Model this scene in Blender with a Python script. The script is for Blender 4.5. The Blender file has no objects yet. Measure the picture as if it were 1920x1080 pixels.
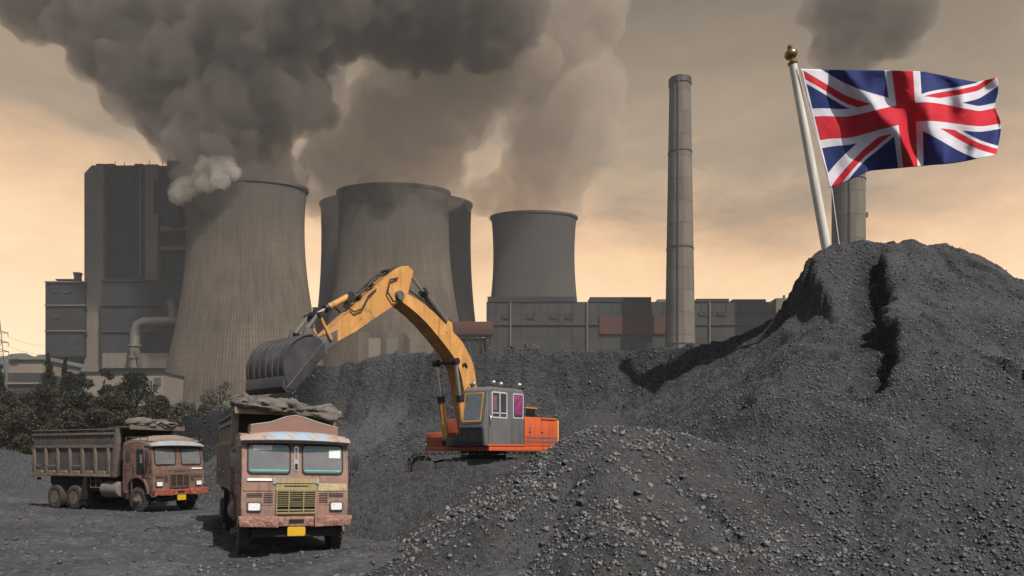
import bpy, bmesh, math, random
import numpy as np
from mathutils import Vector, Matrix

scene = bpy.context.scene
rad = math.radians
random.seed(7)
RNG = np.random.default_rng(11)

# ------------------------------------------------------------------ camera
F_PX, CAM_H, HORIZON = 1400.0, 2.3, 853.0      # focal length and eye level in photo pixels, metres
cam_data = bpy.data.cameras.new('camera')
cam = bpy.data.objects.new('camera', cam_data)
scene.collection.objects.link(cam)
cam.location = (0, 0, CAM_H)
cam.rotation_euler = (rad(90), 0, 0)
cam_data.sensor_width = 36.0
cam_data.lens = 36.0 * F_PX / 1920.0
cam_data.shift_y = (HORIZON - 540.0) / 1920.0
cam_data.clip_start, cam_data.clip_end = 0.1, 6000.0
scene.camera = cam

# ------------------------------------------------------------------ light
SUN_EL, SUN_AZ = 52.0, 38.0                   # azimuth: degrees from straight behind the camera, towards its right
to_sun = Vector((math.sin(rad(SUN_AZ)) * math.cos(rad(SUN_EL)), -math.cos(rad(SUN_AZ)) * math.cos(rad(SUN_EL)), math.sin(rad(SUN_EL))))
sun_data = bpy.data.lights.new('sun', 'SUN')
sun_data.energy = 4.9
sun_data.angle = rad(0.5)
sun_data.color = (1.0, 0.95, 0.88)
sun = bpy.data.objects.new('sun', sun_data)
scene.collection.objects.link(sun)
sun.rotation_euler = (-to_sun).to_track_quat('-Z', 'Y').to_euler()

def srgb(r, g, b):
    f = lambda c: (c / 255.0 / 12.92) if c <= 10.3 else ((c / 255.0 + 0.055) / 1.055) ** 2.4
    return (f(r), f(g), f(b), 1.0)

class NT:
    """short hands for building a node tree"""
    def __init__(self, tree):
        self.t = tree; self.n = tree.nodes; self.l = tree.links
    def add(self, kind, **kw):
        nd = self.n.new(kind)
        for k, v in kw.items():
            if k.startswith('i_'):
                self.put(nd.inputs[k[2:].replace('_', ' ')], v)
            else:
                setattr(nd, k, v)
        return nd
    def put(self, sock, v):
        if isinstance(v, bpy.types.NodeSocket): self.l.new(v, sock)
        else: sock.default_value = v
    def m(self, op, a, b=None, c=None, clamp=False):
        nd = self.n.new('ShaderNodeMath'); nd.operation = op; nd.use_clamp = clamp
        for i, v in enumerate((a, b, c)):
            if v is not None: self.put(nd.inputs[i], v)
        return nd.outputs[0]
    def v(self, op, a, b=None):
        nd = self.n.new('ShaderNodeVectorMath'); nd.operation = op
        self.put(nd.inputs[0], a)
        if b is not None: self.put(nd.inputs[1], b)
        return nd.outputs['Value'] if op in ('LENGTH', 'DOT_PRODUCT') else nd.outputs[0]
    def mix(self, f, a, b, blend='MIX'):
        nd = self.n.new('ShaderNodeMix'); nd.data_type = 'RGBA'; nd.blend_type = blend; nd.clamp_factor = True
        self.put(nd.inputs[0], f); self.put(nd.inputs[6], a); self.put(nd.inputs[7], b)
        return nd.outputs[2]
    def ramp(self, fac, stops, interp='LINEAR'):
        nd = self.n.new('ShaderNodeValToRGB'); cr = nd.color_ramp; cr.interpolation = interp
        while len(cr.elements) < len(stops): cr.elements.new(0.5)
        for e, (p, c) in zip(cr.elements, stops):
            e.position = p; e.color = c if not isinstance(c, (int, float)) else (c, c, c, 1)
        self.put(nd.inputs[0], fac)
        return nd.outputs[0]
    def mr(self, v, a, b, c=0.0, d=1.0, smooth=False):
        nd = self.n.new('ShaderNodeMapRange'); nd.clamp = True
        if smooth: nd.interpolation_type = 'SMOOTHSTEP'
        self.put(nd.inputs[0], v)
        for i, x in enumerate((a, b, c, d)): self.put(nd.inputs[i + 1], x)
        return nd.outputs[0]
    def noise(self, vec, scale, detail=4, rough=0.55, dist=0.0, out='Fac'):
        nd = self.n.new('ShaderNodeTexNoise')
        if vec is not None: self.l.new(vec, nd.inputs['Vector'])
        nd.inputs['Scale'].default_value = scale; nd.inputs['Detail'].default_value = detail
        nd.inputs['Roughness'].default_value = rough; nd.inputs['Distortion'].default_value = dist
        return nd.outputs[out]
    def voro(self, vec, scale, feature='F1', out='Distance'):
        nd = self.n.new('ShaderNodeTexVoronoi'); nd.feature = feature
        if vec is not None: self.l.new(vec, nd.inputs['Vector'])
        nd.inputs['Scale'].default_value = scale
        return nd.outputs[out]
    def map(self, vec, scale=(1, 1, 1), loc=(0, 0, 0)):
        nd = self.n.new('ShaderNodeMapping'); self.l.new(vec, nd.inputs['Vector'])
        nd.inputs['Scale'].default_value = scale; nd.inputs['Location'].default_value = loc
        return nd.outputs[0]
    def sep(self, vec):
        nd = self.n.new('ShaderNodeSeparateXYZ'); self.l.new(vec, nd.inputs[0]); return nd.outputs
    def comb(self, x, y, z):
        nd = self.n.new('ShaderNodeCombineXYZ')
        for i, q in enumerate((x, y, z)): self.put(nd.inputs[i], q)
        return nd.outputs[0]
    def bump(self, h, strength=0.5, dist=0.02, normal=None):
        nd = self.n.new('ShaderNodeBump'); nd.inputs['Strength'].default_value = strength
        nd.inputs['Distance'].default_value = dist; self.l.new(h, nd.inputs['Height'])
        if normal is not None: self.l.new(normal, nd.inputs['Normal'])
        return nd.outputs[0]

# ------------------------------------------------------------------ sky: blue daylight behind and overhead, a bank of warm overcast ahead
world = bpy.data.worlds.new('World'); scene.world = world; world.use_nodes = True
w = NT(world.node_tree); w.n.clear()
tc = w.add('ShaderNodeTexCoord')
d = w.v('NORMALIZE', tc.outputs['Generated'])
sky = w.add('ShaderNodeTexSky', sky_type='NISHITA', sun_disc=False)
sky.sun_elevation = rad(SUN_EL); sky.sun_rotation = rad(180.0 - SUN_AZ); sky.air_density = 1.0; sky.dust_density = 3.0
bg_sky = w.add('ShaderNodeBackground'); w.l.new(sky.outputs[0], bg_sky.inputs[0]); bg_sky.inputs[1].default_value = 0.085
sx, sy, sz = w.sep(d)
flat = w.comb(sx, w.m('MULTIPLY', sy, 0.6), w.m('MULTIPLY', sz, 2.6))
n1 = w.noise(flat, 2.2, 6, 0.55, 0.3)
n2 = w.noise(w.map(flat, (1, 1, 1), (3.1, 0.7, 5.2)), 4.6, 7, 0.6, 0.6)
hgt = w.m('ADD', sz, w.m('ADD', w.m('MULTIPLY', w.m('SUBTRACT', n1, 0.5), 0.24), w.m('MULTIPLY', w.m('SUBTRACT', n2, 0.5), 0.17)))
hgt = w.m('ADD', hgt, w.m('MULTIPLY', sx, 0.035))
col = w.ramp(hgt, [(0.08, srgb(253, 226, 184)), (0.19, srgb(248, 215, 172)), (0.265, srgb(232, 190, 146)), (0.315, srgb(198, 163, 128)),
                   (0.37, srgb(154, 134, 112)), (0.45, srgb(128, 113, 95)), (0.57, srgb(98, 90, 80)), (0.8, srgb(110, 107, 104))])
# brighter, paler gaps low over the plant
gap = w.mr(n2, 0.52, 0.72, 0.0, 0.45)
col = w.mix(w.m('MULTIPLY', gap, w.mr(sz, 0.30, 0.15)), col, srgb(252, 228, 190))
dark = w.m('MULTIPLY', w.mr(n1, 0.54, 0.72), w.mr(sz, 0.22, 0.34))
col = w.mix(w.m('MULTIPLY', dark, 0.65), col, srgb(88, 79, 70))
bg_cl = w.add('ShaderNodeBackground'); w.l.new(col, bg_cl.inputs[0]); bg_cl.inputs[1].default_value = 1.08
front = w.m('MULTIPLY', w.mr(w.m('ADD', sy, w.m('MULTIPLY', w.m('SUBTRACT', n1, 0.5), 0.5)), 0.0, 0.45, smooth=True), w.mr(sz, 0.85, 0.62, smooth=True))
mixs = w.add('ShaderNodeMixShader'); w.l.new(front, mixs.inputs[0]); w.l.new(bg_sky.outputs[0], mixs.inputs[1]); w.l.new(bg_cl.outputs[0], mixs.inputs[2])
wo = w.add('ShaderNodeOutputWorld'); w.l.new(mixs.outputs[0], wo.inputs['Surface'])

vs = scene.view_settings
scene.display_settings.display_device = 'sRGB'
vs.view_transform = 'Standard'; vs.look = 'None'; vs.exposure = 0.22; vs.gamma = 1.0; vs.use_curve_mapping = False
scene.render.resolution_x, scene.render.resolution_y = 1024, 576
cy = scene.cycles
cy.max_bounces = 6; cy.diffuse_bounces = 3; cy.glossy_bounces = 3; cy.transmission_bounces = 4; cy.volume_bounces = 1
cy.transparent_max_bounces = 8; cy.caustics_reflective = False; cy.caustics_refractive = False

# ------------------------------------------------------------------ helpers
C = scene.collection

def at(px, py, dist):
    """a photo pixel at a distance along the view direction -> world point"""
    return Vector(((px - 960.0) / F_PX * dist, dist, CAM_H + (HORIZON - py) / F_PX * dist))

def tag(o, label=None, cat=None, group=None, kind=None):
    if label: o['label'] = label
    if cat: o['category'] = cat
    if group: o['group'] = group
    if kind: o['kind'] = kind
    return o

def empty(name, label, cat, loc=(0, 0, 0), rot=(0, 0, 0), group=None):
    o = bpy.data.objects.new(name, None); C.objects.link(o)
    o.location = loc; o.rotation_euler = rot; o.empty_display_size = 0.5
    return tag(o, label, cat, group)

def mesh_obj(name, me, mats, parent=None, smooth=35):
    o = bpy.data.objects.new(name, me); C.objects.link(o)
    for m_ in (mats if isinstance(mats, (list, tuple)) else [mats]): me.materials.append(m_)
    if parent is not None: o.parent = parent
    if smooth is not None and len(me.polygons):
        me.polygons.foreach_set('use_smooth', np.ones(len(me.polygons), dtype=bool))
        if smooth < 180: me.set_sharp_from_angle(angle=rad(smooth))
    me.update()
    return o

def np_mesh(name, verts, faces):
    """verts (n,3); faces (m,k) all the same size"""
    me = bpy.data.meshes.new(name)
    verts = np.asarray(verts, dtype=np.float32); faces = np.asarray(faces, dtype=np.int32)
    me.vertices.add(len(verts)); me.vertices.foreach_set('co', verts.ravel())
    k = faces.shape[1]
    me.loops.add(faces.size); me.loops.foreach_set('vertex_index', faces.ravel())
    me.polygons.add(len(faces)); me.polygons.foreach_set('loop_start', np.arange(0, faces.size, k, dtype=np.int32))
    me.update(calc_edges=True); me.validate()
    return me

def dup(root, **props):
    """copy a thing with its parts and their sub-parts"""
    r = root.copy(); C.objects.link(r)
    for ch in list(root.children):
        c = ch.copy(); C.objects.link(c); c.parent = r
        for g in list(ch.children):
            q = g.copy(); C.objects.link(q); q.parent = c
    for k, v in props.items(): r[k] = v
    return r

class MB:
    """collects shapes in a bmesh; out() links them as ONE mesh object"""
    def __init__(self):
        self.bm = bmesh.new(); self.mi = 0
    def _face(self, vs_):
        try:
            f = self.bm.faces.new(vs_); f.material_index = self.mi; return f
        except ValueError: return None
    def box(self, c, s, rot=None, bev=0.0):
        x, y, z = (q / 2 for q in s); M = Matrix.Translation(c) @ (rot.to_4x4() if rot is not None else Matrix.Identity(4))
        vs_ = [self.bm.verts.new(M @ Vector((a * x, b * y, e * z))) for a in (-1, 1) for b in (-1, 1) for e in (-1, 1)]
        fs = [self._face([vs_[i] for i in q]) for q in ((0, 1, 3, 2), (4, 6, 7, 5), (0, 4, 5, 1), (2, 3, 7, 6), (0, 2, 6, 4), (1, 5, 7, 3))]
        if bev > 0: self.bevel(fs, bev)
        return self
    def bevel(self, fs, w_, seg=2):
        es = {e for f in fs if f for e in f.edges}
        bmesh.ops.bevel(self.bm, geom=list(es), offset=w_, segments=seg, affect='EDGES', profile=0.6, clamp_overlap=True)
    def span(self, a, b, bev=0.0):
        a, b = Vector(a), Vector(b)
        return self.box((a + b) / 2, (abs(b.x - a.x), abs(b.y - a.y), abs(b.z - a.z)), None, bev)
    def prism(self, pts, axis, lo, hi, bev=0.0, seg=2):
        """polygon in the plane across `axis` ('x': (y,z), 'y': (x,z), 'z': (x,y)) drawn out from lo to hi"""
        def P(p, t): return Vector({'x': (t, p[0], p[1]), 'y': (p[0], t, p[1]), 'z': (p[0], p[1], t)}[axis])
        a = [self.bm.verts.new(P(p, lo)) for p in pts]; b = [self.bm.verts.new(P(p, hi)) for p in pts]
        n = len(pts); fs = [self._face(a), self._face(list(reversed(b)))]
        fs += [self._face([a[i], b[i], b[(i + 1) % n], a[(i + 1) % n]]) for i in range(n)]
        if bev > 0: self.bevel(fs, bev, seg)
        return self
    def tube(self, path, r, seg=8, cap=True):
        path = [Vector(p) for p in path]; rings = []
        rs = r if isinstance(r, (list, tuple)) else [r] * len(path)
        up = None
        for i, p in enumerate(path):
            t = (path[min(i + 1, len(path) - 1)] - path[max(i - 1, 0)]).normalized()
            if up is None or abs(up.dot(t)) > 0.95: up = Vector((0, 0, 1)) if abs(t.z) < 0.9 else Vector((1, 0, 0))
            u = t.cross(up).normalized(); v_ = u.cross(t).normalized(); up = v_
            rings.append([self.bm.verts.new(p + (u * math.cos(2 * math.pi * k / seg) + v_ * math.sin(2 * math.pi * k / seg)) * rs[i]) for k in range(seg)])
        for A, B in zip(rings, rings[1:]):
            for k in range(seg): self._face([A[k], A[(k + 1) % seg], B[(k + 1) % seg], B[k]])
        if cap: self._face(list(reversed(rings[0]))); self._face(rings[-1])
        return self
    def lathe(self, prof, c=(0, 0, 0), axis='z', seg=24, closed=False):
        """prof: (radius, height) pairs turned about axis"""
        c = Vector(c); rings = []
        for r, h in prof:
            ring = []
            for k in range(seg):
                a = 2 * math.pi * k / seg; q = (r * math.cos(a), r * math.sin(a), h)
                q = {'z': q, 'x': (q[2], q[0], q[1]), 'y': (q[0], q[2], q[1])}[axis]
                ring.append(self.bm.verts.new(c + Vector(q)))
            rings.append(ring)
        pairs = list(zip(rings, rings[1:])) + ([(rings[-1], rings[0])] if closed else [])
        for A, B in pairs:
            for k in range(seg): self._face([A[k], A[(k + 1) % seg], B[(k + 1) % seg], B[k]])
        if not closed:
            if prof[0][0] > 1e-4: self._face(list(reversed(rings[0])))
            if prof[-1][0] > 1e-4: self._face(rings[-1])
        return self
    def rrect(self, cx, cz, w_, h_, r, n=4):
        pts = []
        for sx_, sz_, a0 in ((1, 1, 0), (-1, 1, 90), (-1, -1, 180), (1, -1, 270)):
            for k in range(n + 1):
                a = rad(a0 + 90 * k / n)
                pts.append((cx + sx_ * (w_ / 2 - r) + r * math.cos(a), cz + sz_ * (h_ / 2 - r) + r * math.sin(a)))
        return pts
    def ring(self, outer, inner, axis, lo, hi):
        """a flat frame between two outlines with the same number of points"""
        def P(p, t): return Vector({'x': (t, p[0], p[1]), 'y': (p[0], t, p[1]), 'z': (p[0], p[1], t)}[axis])
        n = len(outer)
        L = [[self.bm.verts.new(P(p, t)) for p in q] for q, t in ((outer, lo), (inner, lo), (inner, hi), (outer, hi))]
        for A, B in ((0, 1), (1, 2), (2, 3), (3, 0)):
            for k in range(n): self._face([L[A][k], L[A][(k + 1) % n], L[B][(k + 1) % n], L[B][k]])
        return self
    def out(self, name, mats, parent=None, smooth=35, jitter=0.0, M=None):
        bmesh.ops.recalc_face_normals(self.bm, faces=self.bm.faces)
        if M is not None: self.bm.transform(M)
        me = bpy.data.meshes.new(name); self.bm.to_mesh(me); self.bm.free()
        return mesh_obj(name, me, mats, parent, smooth)

# numpy noise -------------------------------------------------------
def _hash(ix, iy, iz, seed):
    h = (ix.astype(np.uint32) * np.uint32(374761393) + iy.astype(np.uint32) * np.uint32(668265263) +
         iz.astype(np.uint32) * np.uint32(2147483647) + np.uint32(seed * 144665 + 12345))
    h = (h ^ (h >> np.uint32(13))) * np.uint32(1274126177)
    h = (h ^ (h >> np.uint32(16))) * np.uint32(2246822519)
    h = h ^ (h >> np.uint32(15))
    return h.astype(np.float64) / 4294967295.0

def vnoise(x, y, z=None, seed=0):
    x = np.asarray(x, float); y = np.asarray(y, float); z = np.zeros_like(x) if z is None else np.asarray(z, float)
    x0, y0, z0 = np.floor(x).astype(np.int64), np.floor(y).astype(np.int64), np.floor(z).astype(np.int64)
    fx, fy, fz = x - x0, y - y0, z - z0
    s = lambda t: t * t * t * (t * (6 * t - 15) + 10)
    ux, uy, uz = s(fx), s(fy), s(fz)
    out = 0
    for a in (0, 1):
        for b in (0, 1):
            for c_ in (0, 1):
                wgt = (ux if a else 1 - ux) * (uy if b else 1 - uy) * (uz if c_ else 1 - uz)
                out = out + wgt * _hash(x0 + a, y0 + b, z0 + c_, seed)
    return out * 2 - 1

def fbm(x, y, z=None, oct=5, freq=1.0, gain=0.5, seed=0, ridged=False):
    amp, tot, out = 1.0, 0.0, 0
    for i in range(oct):
        v_ = vnoise(np.asarray(x) * freq, np.asarray(y) * freq, None if z is None else np.asarray(z) * freq, seed + i * 17)
        out = out + amp * ((1 - 2 * np.abs(v_)) if ridged else v_); tot += amp; amp *= gain; freq *= 2.03
    return out / tot

def smooth(a, b, x):
    t = np.clip((np.asarray(x, float) - a) / (b - a), 0, 1); return t * t * (3 - 2 * t)

# ------------------------------------------------------------------ materials
def new_mat(name):
    m_ = bpy.data.materials.new(name); m_.use_nodes = True
    t = NT(m_.node_tree); t.n.clear()
    t.out = t.add('ShaderNodeOutputMaterial'); t.bs = t.add('ShaderNodeBsdfPrincipled')
    t.l.new(t.bs.outputs[0], t.out.inputs['Surface'])
    t.co = t.add('ShaderNodeTexCoord').outputs['Object']
    return m_, t

def simple(name, c, rough=0.6, metal=0.0, var=0.25, scale=6.0, spec=0.5, bump=0.0):
    m_, t = new_mat(name)
    n = t.noise(t.co, scale, 5, 0.6)
    lo = tuple(q * (1 - var) for q in c[:3]) + (1,); hi = tuple(min(1, q * (1 + var)) for q in c[:3]) + (1,)
    t.put(t.bs.inputs['Base Color'], t.ramp(n, [(0.3, lo), (0.7, hi)]))
    t.bs.inputs['Roughness'].default_value = rough; t.bs.inputs['Metallic'].default_value = metal
    t.bs.inputs['Specular IOR Level'].default_value = spec
    if bump: t.put(t.bs.inputs['Normal'], t.bump(t.noise(t.co, scale * 3, 4), bump, 0.02))
    return m_

def worn(name, paint, rust, dust, rust_at=0.55, dust_amt=0.5, rough=0.55, scale=2.2, dent=0.35, second=None, sec_at=0.6):
    """old sheet metal: paint, rust patches, vertical run streaks, coal dust lying on what faces up"""
    m_, t = new_mat(name)
    big = t.noise(t.co, scale, 6, 0.62, 0.4); fine = t.noise(t.co, scale * 9, 5, 0.65)
    streak = t.noise(t.map(t.co, (scale * 5, scale * 5, scale * 0.45)), 1.0, 4, 0.6)
    c = paint
    if second is not None: c = t.mix(t.mr(t.noise(t.map(t.co, (1, 1, 1), (4, 7, 1)), scale * 0.8, 5, 0.6, 0.8), sec_at, sec_at + 0.06), c, second)
    v_ = t.m('ADD', t.m('MULTIPLY', big, 0.7), t.m('MULTIPLY', fine, 0.3))
    c = t.mix(t.mr(v_, rust_at, rust_at + 0.08), c, rust)
    c = t.mix(t.mr(streak, 0.5, 0.75, 0, 0.55), c, tuple(q * 0.45 for q in rust[:3]) + (1,))
    c = t.mix(t.mr(fine, 0.62, 0.75, 0, 0.5), c, tuple(min(1, q * 1.9 + 0.03) for q in paint[:3]) + (1,))
    up = t.sep(t.add('ShaderNodeNewGeometry').outputs['Normal'])[2]
    df = t.m('MULTIPLY', t.m('ADD', t.mr(up, 0.25, 0.9, 0, 0.9), t.mr(big, 0.35, 0.65, 0.05, 0.6)), t.mr(fine, 0.25, 0.6, 0.5, 1.0))
    c = t.mix(t.m('MULTIPLY', df, dust_amt, clamp=True), c, dust)
    t.put(t.bs.inputs['Base Color'], c)
    t.put(t.bs.inputs['Roughness'], t.mr(v_, 0.4, 0.7, rough, min(1, rough + 0.3)))
    t.bs.inputs['Specular IOR Level'].default_value = 0.35
    h = t.m('ADD', t.m('MULTIPLY', t.noise(t.co, scale * 1.6, 2, 0.4), 1.0), t.m('MULTIPLY', fine, 0.12))
    t.put(t.bs.inputs['Normal'], t.bump(h, dent, 0.08))
    return m_

def coal_mat(name, lo, hi, scale=1.0, bump=0.7, brown=0.0):
    m_, t = new_mat(name)
    co = t.co
    a = t.noise(co, 0.35 * scale, 5, 0.6, 0.5); b = t.noise(co, 5.5 * scale, 6, 0.68)
    vd = t.voro(co, 9.0 * scale); vc = t.voro(co, 9.0 * scale, out='Color'); vd2 = t.voro(co, 22.0 * scale); vc2 = t.voro(co, 22.0 * scale, out='Color')
    k = t.m('ADD', t.m('MULTIPLY', a, 0.55), t.m('MULTIPLY', b, 0.45))
    c = t.ramp(k, [(0.36, lo), (0.62, hi)])
    lump = t.sep(vc)[0]; lump2 = t.sep(vc2)[1]
    c = t.mix(t.mr(lump, 0.78, 0.98, 0, 0.4), c, tuple(q * 1.7 for q in hi[:3]) + (1,))
    c = t.mix(t.mr(lump2, 0.86, 0.98, 0, 0.6), c, tuple(q * 2.3 for q in hi[:3]) + (1,))
    fresh = t.add('ShaderNodeAttribute', attribute_name='fresh').outputs['Fac']
    streak = t.add('ShaderNodeAttribute', attribute_name='streak').outputs['Fac']
    c = t.mix(t.m('MULTIPLY', streak, t.mr(b, 0.3, 0.6, 0.35, 0.8)), c, (0.082, 0.082, 0.083, 1))
    c = t.mix(t.m('MULTIPLY', fresh, 0.9), c, (0.008, 0.008, 0.0085, 1))
    c = t.mix(t.mr(b, 0.30, 0.46, 0.7, 0.0), c, tuple(q * 0.5 for q in lo[:3]) + (1,))
    if brown: c = t.mix(t.mr(t.noise(co, 0.8 * scale, 4), 0.5, 0.7, 0, brown), c, (0.075, 0.062, 0.05, 1))
    t.put(t.bs.inputs['Base Color'], c)
    t.bs.inputs['Roughness'].default_value = 0.85; t.bs.inputs['Specular IOR Level'].default_value = 0.25
    chunk = t.m('MULTIPLY', t.mr(vd, 0.0, 0.5, 1.0, 0.0), t.mr(lump, 0.45, 0.9))
    chunk2 = t.m('MULTIPLY', t.mr(vd2, 0.0, 0.5, 1.0, 0.0), t.mr(lump2, 0.3, 0.9))
    h = t.m('ADD', t.m('MULTIPLY', b, 0.8), t.m('ADD', t.m('MULTIPLY', chunk, 0.5), t.m('MULTIPLY', chunk2, 0.28)))
    h = t.m('ADD', h, t.m('MULTIPLY', t.noise(co, 1.6 * scale, 5, 0.6), 1.4))
    t.put(t.bs.inputs['Normal'], t.bump(h, bump, 0.22 / scale))
    return m_

M = {}
M['coal'] = coal_mat('coal', (0.023, 0.0232, 0.0242, 1), (0.058, 0.058, 0.0595, 1), 1.0, 1.0)
M['coal_dust'] = coal_mat('coal_dust', (0.026, 0.026, 0.027, 1), (0.058, 0.058, 0.060, 1), 1.3, 0.9)
M['coal_rubble'] = coal_mat('coal_rubble', (0.022, 0.022, 0.0225, 1), (0.056, 0.0555, 0.056, 1), 1.5, 1.0, 0.2)
# ------------------------------------------------------------------ ground
_TY = [0, 60, 150, 250, 400, 700, 1500, 3500]; _TZ = [0, 0, 2.4, 11, 31.5, 42, 70, 150]
def ground_z(x, y):
    x = np.asarray(x, float); y = np.asarray(y, float)
    base = np.interp(y, _TY, _TZ)
    near = smooth(75, 48, y)
    road = smooth(3.2, 1.4, np.abs(y - (30.6 - 0.28 * (x + 14))))        # the packed haul road the second truck stands on
    amp = near * (1 - 0.8 * road)
    z = amp * (0.22 * fbm(x * 0.35, y * 0.35, oct=4, seed=3) + 0.085 * fbm(x * 1.7, y * 1.7, oct=4, seed=5) + 0.10 * np.maximum(0, fbm(x * 0.8, y * 1.0, oct=4, seed=6) - 0.05))
    # wheel ruts that run across the yard
    wob = y + 0.16 * x + 0.5 * vnoise(x * 0.16, y * 0.16, seed=8)
    z = z + amp * 0.11 * np.sin(wob * 3.1) * smooth(-0.2, 0.5, vnoise(x * 0.2, y * 0.45, seed=9))
    cl = smooth(0.25, 0.6, vnoise(x * 0.55, y * 0.8, seed=21))
    z = z + amp * cl * (0.26 * (0.5 + 0.5 * fbm(x * 2.2, y * 2.2, oct=4, seed=22)))
    # ridges of spill near the first truck
    flat_ = np.exp(-(((x + 5.4) / 1.6) ** 2 + ((y - 19.0) / 3.5) ** 2))
    z = z * (1 - 0.8 * flat_)
    z = z + (1 - near) * 0.5 * fbm(x * 0.02, y * 0.02, oct=3, seed=13)
    return z + base

def grid_mesh(name, xs, ys, fn, keep=None, attr=None, attr2=None):
    X, Y = np.meshgrid(xs, ys); Z = fn(X, Y)
    nx, ny = len(xs), len(ys)
    i = np.arange(nx * ny).reshape(ny, nx)
    f = np.stack([i[:-1, :-1], i[:-1, 1:], i[1:, 1:], i[1:, :-1]], -1).reshape(-1, 4)
    v_ = np.stack([X, Y, Z], -1).reshape(-1, 3)
    if keep is not None:
        k = keep(X, Y, Z).reshape(-1); f = f[k[f].any(1)]
        used = np.unique(f); remap = -np.ones(nx * ny, dtype=np.int64); remap[used] = np.arange(len(used)); v_ = v_[used]; f = remap[f]
    me = np_mesh(name, v_, f)
    if attr is not None:
        a_ = attr.reshape(-1); a_ = a_[used] if keep is not None else a_
        me.attributes.new('fresh', 'FLOAT', 'POINT').data.foreach_set('value', a_.astype(np.float32))
    if attr2 is not None:
        a_ = attr2.reshape(-1); a_ = a_[used] if keep is not None else a_
        me.attributes.new('streak', 'FLOAT', 'POINT').data.foreach_set('value', a_.astype(np.float32))
    return me

gx = np.concatenate([-np.geomspace(3200, 32, 46), np.arange(-31, 5, 0.12), np.arange(5, 40, 1.0), np.geomspace(40, 3200, 46)])
gy = np.concatenate([np.linspace(-60, 4, 12), np.arange(5, 47, 0.13), np.arange(47, 80, 1.2), np.geomspace(80, 3500, 60)])
gm, t = new_mat('yard_ground')
co = t.co
a = t.noise(co, 0.25, 5, 0.6, 0.6); b = t.noise(co, 4.0, 6, 0.68); st = t.noise(t.map(co, (0.25, 1.6, 1)), 1.2, 5, 0.6, 0.4)
vd = t.voro(co, 14.0); vc = t.sep(t.voro(co, 14.0, out='Color'))[0]
k = t.m('ADD', t.m('MULTIPLY', a, 0.4), t.m('ADD', t.m('MULTIPLY', b, 0.3), t.m('MULTIPLY', st, 0.3)))
c = t.ramp(k, [(0.38, (0.022, 0.022, 0.023, 1)), (0.5, (0.040, 0.040, 0.0415, 1)), (0.64, (0.068, 0.068, 0.070, 1))])
c = t.mix(t.mr(vc, 0.8, 0.98, 0, 0.5), c, (0.12, 0.12, 0.125, 1))
yy = t.sep(co)[1]
grass = t.mix(t.noise(co, 0.08, 5), (0.035, 0.04, 0.018, 1), (0.07, 0.065, 0.035, 1))
c = t.mix(t.mr(yy, 62, 74), c, grass)
t.put(t.bs.inputs['Base Color'], c); t.bs.inputs['Roughness'].default_value = 0.85; t.bs.inputs['Specular IOR Level'].default_value = 0.25
t.put(t.bs.inputs['Normal'], t.bump(t.m('ADD', b, t.m('MULTIPLY', t.mr(vd, 0, 0.5, 0.5, 0), t.mr(vc, 0.5, 0.9))), 0.55, 0.08))
ground = mesh_obj('ground', grid_mesh('ground', gx, gy, ground_z), gm, None, 180)
tag(ground, kind='structure', label='black coal dust yard with tyre ruts')

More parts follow.
